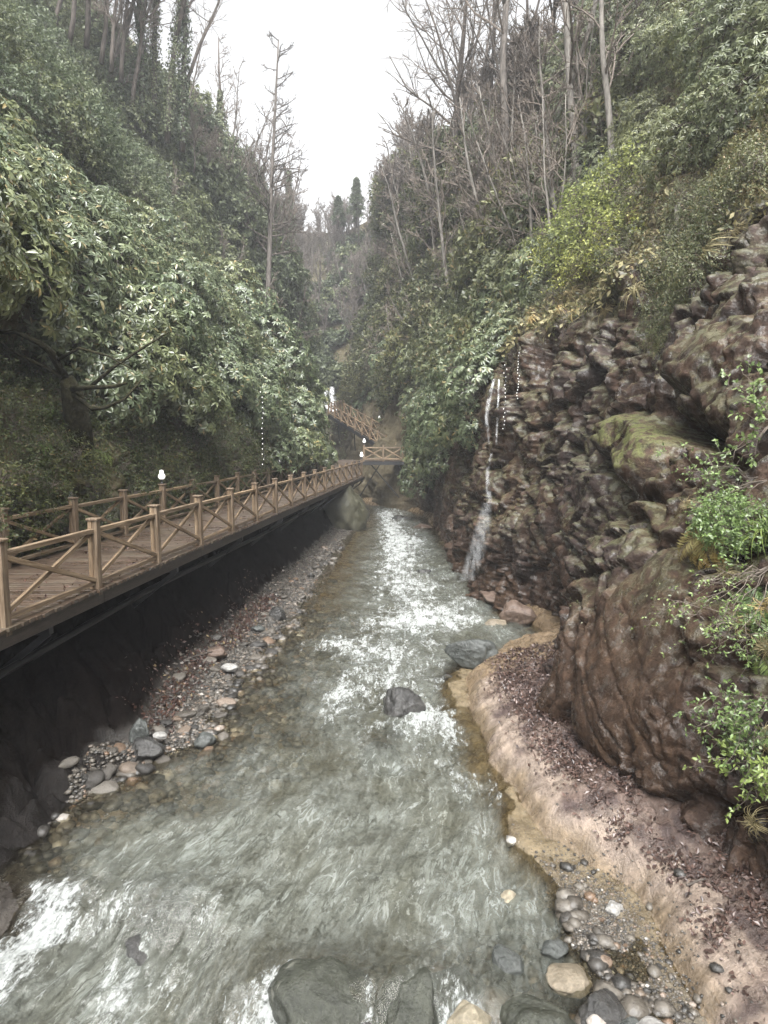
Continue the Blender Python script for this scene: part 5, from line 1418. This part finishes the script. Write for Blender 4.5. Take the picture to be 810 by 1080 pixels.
# ================================================================== WATERFALLS
def fall(name, label, strands, loc):
    r = thing(name, label, 'waterfall', tuple(loc))
    loc = np.asarray(loc, float)
    V, F, C, n = [], [], [], 0
    for pts, wd, cov in strands:
        pts = np.asarray(pts, float); K = 26; M_ = 5; tt = np.linspace(0, len(pts) - 1, K)
        P = catmull(np.arange(len(pts)), pts, tt); w = np.interp(tt, np.arange(len(pts)), wd)
        for k in range(K):
            for m in range(M_):
                q = m / (M_ - 1) - .5
                V.append(P[k] - loc + np.array([q * w[k], -.10 * w[k] * (1 - 4 * q * q) - .03 + RNG.normal(0, .01), RNG.normal(0, .01)]))
                C.append(np.interp(tt[k], np.arange(len(pts)), cov) * (1 - (2 * abs(q)) ** 3))
        i = np.arange(K * M_).reshape(K, M_) + n; F.append(np.stack([i[:-1, :-1], i[1:, :-1], i[1:, 1:], i[:-1, 1:]], -1).reshape(-1, 4)); n += K * M_
    me = new_mesh('falling_water', np.array(V), [np.concatenate(F)], True, {'cover': np.array(C)}, (M['fall'],))
    link('falling_water', me, r); return r
fy = 21.0
fall('waterfall', 'thin white side waterfall running down the brown right cliff into the stream', [
    ([px(521, 400, 21.6), px(516, 420, 21.4), px(513, 440, 21.2), px(516, 468, 21)], [.10, .16, .14, .08], [.36, .3, .22, .12]),
    ([px(526, 400, 21.6), px(525, 430, 21.3), px(523, 470, 21)], [.07, .08, .06], [.5, .38, .2]),
    ([px(518, 478, 20.8), px(514, 500, 20.5), px(516, 530, 20.2)], [.10, .14, .2], [.14, .15, .16]),
    ([px(514, 530, 20.4), px(508, 560, 20.2), px(500, 590, 20.2), px(492, 612, 20.3)], [.3, .55, .6, .5], [.10, .14, .17, .22])], px(521, 400, 21.5))
fall('waterfall', 'distant white waterfall at the head of the valley above the far stairs', [
    ([px(344, 410, 72), px(344, 420, 71.5), px(346, 432, 71)], [.4, .8, 1.5], [.75, .85, 1.0]), ([px(350, 408, 72), px(350, 420, 71.5), px(350, 434, 71)], [.6, .9, 1.5], [.75, .85, 1.0])], px(348, 408, 72))
fall('waterfall', 'white trickle over the rock behind the inner railing at left', [
    ([px(70, 510, 16.4), px(66, 524, 16.1), px(62, 545, 15.9), px(64, 570, 15.7)], [.3, .55, .65, .6], [.7, .9, .8, .8])], px(70, 510, 16.4))

# ================================================================== NEAR PLANTS ON THE RIGHT CLIFF
_ru, _rv, _rf = proj(R_P)
_facing = _rf > 3
def on_cliff(u, v, off=.06, lo=5.5):
    m = _facing & (np.abs(_ru - u) < 9) & (np.abs(_rv - v) < 9) & (_rf > lo)
    if not m.any(): m = _facing & (np.hypot(_ru - u, _rv - v) < 40)
    f = np.where(m, _rf, 1e9); i = np.unravel_index(np.argmin(f), f.shape)
    return R_P[i] + R_N[i] * off, float(_rf[i])
def spray(name, label, root, tips, mat, ll, lw, per=14, cat='plant', group=None):
    root = np.asarray(root, float); r = thing(name, label, cat, tuple(root), 0, group); st, fo = MB(), MB()
    for tp in tips:
        P = crooked((0, 0, 0), np.asarray(tp) - root, 9, .05); st.tube(P, np.linspace(.007, .002, 9), 5)
        subs = [(P, per)]
        for q in range(5):
            j = RNG.integers(3, 8); e = P[j] + unit(P[j] - P[j - 2]) * RNG.uniform(.08, .25) + RNG.normal(0, .08, 3); S = crooked(P[j], e, 5, .08); st.tube(S, np.linspace(.003, .0015, 5), 4); subs.append((S, 8))
        for S, n in subs:
            t = RNG.uniform(.3 if n == per else .2, 1.0, n) * (len(S) - 1); t[:3] = len(S) - 1
            o = np.stack([np.interp(t, np.arange(len(S)), S[:, k]) for k in range(3)], -1)
            A = unit(S[-1] - S[0]) * .5 + RNG.normal(0, .7, (n, 3)); nn = np.array([-.35, -.45, 1.]) + RNG.normal(0, .4, (n, 3))
            fo.add(*leaves(o, A, nn, ll * RNG.uniform(.6, 1.2, n), lw * RNG.uniform(.7, 1.2, n), 'kite'))
    st.build('stems', M['twig'], r, True); fo.build('leaves', M[mat], r, True); return r
def tips(uv, fy): return [px(u, v, min(fy + .6, on_cliff(min(u, 806), v)[1] - RNG.uniform(.12, .55))) for u, v in uv]
spray('leafy_plant', 'leafy plant with fresh green sprays hanging at the right edge above the dark cliff foot', on_cliff(806, 735, .0)[0], tips([(735, 752), (748, 776), (765, 730), (775, 790), (790, 765), (742, 735), (760, 752), (800, 740), (785, 810), (770, 765), (750, 790), (800, 780), (780, 745), (738, 770)], 7.3), 'fresh', .055, .026, 16)
spray('leafy_plant', 'sparse trailing branch with small pale leaves over the brown boulder', on_cliff(806, 590, .0)[0], tips([(668, 662), (705, 655), (722, 640), (700, 690), (742, 690), (735, 615), (760, 640), (780, 680), (752, 665), (690, 640), (770, 610)], 7.8), 'fresh', .045, .022, 9)
spray('leafy_plant', 'bramble-like branch with whitish leaves at the right edge beside the mossy slab', on_cliff(806, 440, .0)[0], tips([(762, 392), (780, 385), (795, 405), (790, 470), (765, 480), (800, 440), (770, 500), (745, 505), (785, 420)], 9.2), 'fresh', .075, .042, 8)
spray('leafy_plant', 'drooping sprig of rounded leaves below the mossy slab', on_cliff(800, 500, .0)[0], tips([(735, 520), (715, 505), (728, 498), (755, 512), (700, 470), (770, 520), (742, 488)], 9.8), 'fresh', .06, .034, 8)
spray('leafy_plant', 'lower cluster of fresh green leaves beneath the hanging sprays at the right edge', on_cliff(804, 800)[0], tips([(750, 800), (765, 815), (780, 830), (795, 845), (760, 785), (800, 815), (790, 800), (775, 855)], 7.2), 'fresh', .06, .03, 14)
spray('leafy_plant', 'upper cluster of small green leaves between the sedge and the trailing branch', on_cliff(804, 660)[0], tips([(740, 640), (755, 655), (770, 625), (785, 650), (800, 670), (745, 670), (765, 690), (790, 700)], 7.6), 'fresh', .05, .024, 14)
for (u, v, fy, s, lab) in [(775, 560, 8.9, .42, 'dense bright green bush on the ledge at the right edge, behind the sedge'), (755, 545, 9.2, .34, 'smaller bright green bush between the fading fern and the dense bright bush')]:
    r = make_shrub('leafy_bush', 'shrub', lab, None, twig_shrub(1.0, 200, 9, .13, .065, 290 + u), M['fresh'], M['twig'], 1); orient(r, on_cliff(u, v, .02)[0], unit(np.array([-.5, -.4, .8])), 1, s)
def fern_thing(label, p, axis, nf, L, mat, pin=.28, droop=.8, spin=0, s=1):
    r = thing('fern', label, 'fern'); a, b = fern(nf, L, pin, 1, droop); a.build('fronds', M[mat], r, True); b.build('midribs', M['twig'], r, True); orient(r, p, unit(np.asarray(axis, float)), spin, s); return r
fern_thing('fading yellow-brown fern drooping left of the bright green bushes', on_cliff(735, 556, .03)[0], (-.7, -.4, .6), 9, .55, 'fern_dry', .3, 1.0)
fern_thing('second fading fern hanging just below the yellow-brown fern', on_cliff(742, 588, .03)[0], (-.8, -.4, .4), 6, .45, 'fern_dry', .3, 1.1)
fern_thing('green fern with spreading fronds at the right edge under the sedge', on_cliff(800, 640, .03)[0], (-.6, -.5, .6), 8, .55, 'fresh', .26, .9)
fern_thing('fern with long hanging green fronds, lowest plant on the right cliff', on_cliff(782, 775, .05)[0], (-.5, -.6, .2), 4, .42, 'fresh', .24, 1.0)
fern_thing('small fern on the moss above the cliff foot', on_cliff(797, 700, .03)[0], (-.6, -.5, .5), 7, .38, 'fresh', .28, .9)
for (u, v, fy, L, lab) in [(92, 462, 15.6, .55, 'pale green fern on the mossy bank behind the inner railing, below the leaning tree'), (28, 470, 14.6, .6, 'fern on the dark mossy bank at the left edge of the photo'), (140, 482, 17.5, .5, 'fern on the mossy bank just left of the nearest lamp'), (118, 430, 16.2, .5, 'fern growing by the foot of the mossy leaning tree')]:
    q = px(u, v, fy); p, n = wall('L', q[1], q[2]); fern_thing(lab, p + n * .08, n * .6 + np.array([0, 0, .7]), 9, L, 'fresh', .26, .9)
r = thing('sedge_tuft', 'arching bright green sedge tuft at the right edge', 'sedge'); blades(75, .75, .007, 1.05, .75).build('blades', M['sedge'], r, True); orient(r, on_cliff(806, 572, .05)[0], unit(np.array([-.5, -.3, .8])), 0, 1.0)
LG = 'brown strands of dead grass hanging from the right cliff edge plants'
gp = Stock([grass_proto('drygrass', LG, 'dead grass hanging near the right edge', 60, .6, .004) for _ in range(2)])
for (u, v, fy, s) in [(800, 640, 7.9, .9), (775, 655, 8.0, .8), (812, 690, 7.6, .9), (760, 600, 8.6, .8), (720, 530, 9.6, .6), (805, 830, 7.0, .9), (790, 860, 6.9, .8), (818, 780, 7.1, 1.0)]:
    o = gp.get(); orient(o, on_cliff(min(u, 803), v, .03)[0], unit(np.array([-.7, -.3, .3])), RNG.uniform(0, 6), s); tag(o, LG, None, 'dead grass hanging near the right edge')
gp.clean()
# ================================================================== LIGHT, SKY, CAMERA
def build_haze():
    mb = MB(); mb.box((0, 52, 24), (130, 150, 56))
    k = NT('valley_haze'); v = k.n('ShaderNodeVolumePrincipled')
    v.inputs['Color'].default_value = (.90, .92, .95, 1); v.inputs['Density'].default_value = HAZE; v.inputs['Anisotropy'].default_value = .15
    k.l(v.outputs[0], k.out.inputs['Volume'])
    tag(mb.build('haze', k.m), kind='stuff')
HAZE = .0013
build_haze()

w = bpy.data.worlds.new('World'); SC.world = w; w.use_nodes = True
nt = w.node_tree; nt.nodes.clear()
sky = nt.nodes.new('ShaderNodeTexSky'); sky.sky_type = 'NISHITA'; sky.sun_disc = False
SUN_EL, SUN_ROT = math.radians(60), math.radians(182)
sky.sun_elevation = SUN_EL; sky.sun_rotation = SUN_ROT; sky.dust_density = 4.0; sky.air_density = 1.0
bw = nt.nodes.new('ShaderNodeRGBToBW'); mx = nt.nodes.new('ShaderNodeMix'); mx.data_type = 'RGBA'; mx.inputs[0].default_value = .97
bg = nt.nodes.new('ShaderNodeBackground'); bg.inputs['Strength'].default_value = .15
wo = nt.nodes.new('ShaderNodeOutputWorld')
nt.links.new(sky.outputs[0], bw.inputs[0]); nt.links.new(sky.outputs[0], mx.inputs[6]); nt.links.new(bw.outputs[0], mx.inputs[7])
nt.links.new(mx.outputs[2], bg.inputs['Color']); nt.links.new(bg.outputs[0], wo.inputs[0])

sl = bpy.data.lights.new('sun', 'SUN'); sl.energy = 1.5; sl.angle = math.radians(45); sl.color = (1, .98, .95)
so = bpy.data.objects.new('sun', sl); COL.objects.link(so)
dx, dy, dz = math.sin(SUN_ROT) * math.cos(SUN_EL), math.cos(SUN_ROT) * math.cos(SUN_EL), math.sin(SUN_EL)
so.rotation_euler = Vector((dx, dy, dz)).to_track_quat('Z', 'Y').to_euler()
so.location = (0, 20, 60)

cam = bpy.data.cameras.new('camera'); co = bpy.data.objects.new('camera', cam); COL.objects.link(co)
cam.sensor_fit = 'VERTICAL'; cam.sensor_height = 36; cam.lens = 36 * F_PX / 1080; cam.clip_start = .05; cam.clip_end = 1000
co.location = (0, 0, CAM_H); co.rotation_euler = (math.pi / 2 - PITCH, 0, 0)
SC.camera = co
SC.view_settings.view_transform = 'Standard'; SC.view_settings.look = 'None'; SC.view_settings.gamma = 1; SC.view_settings.use_curve_mapping = False
SC.view_settings.exposure = 2.12
c = SC.cycles
c.max_bounces = 5; c.diffuse_bounces = 3; c.glossy_bounces = 2; c.transmission_bounces = 3; c.transparent_max_bounces = 8; c.volume_bounces = 0
c.caustics_reflective = False; c.caustics_refractive = False
c.use_denoising = True
try: c.denoiser = 'OPENIMAGEDENOISE'; c.denoising_input_passes = 'RGB_ALBEDO_NORMAL'; c.denoising_prefilter = 'ACCURATE'
except Exception: pass
c.use_adaptive_sampling = True; c.adaptive_threshold = .02
SC.render.resolution_x, SC.render.resolution_y = 768, 1024
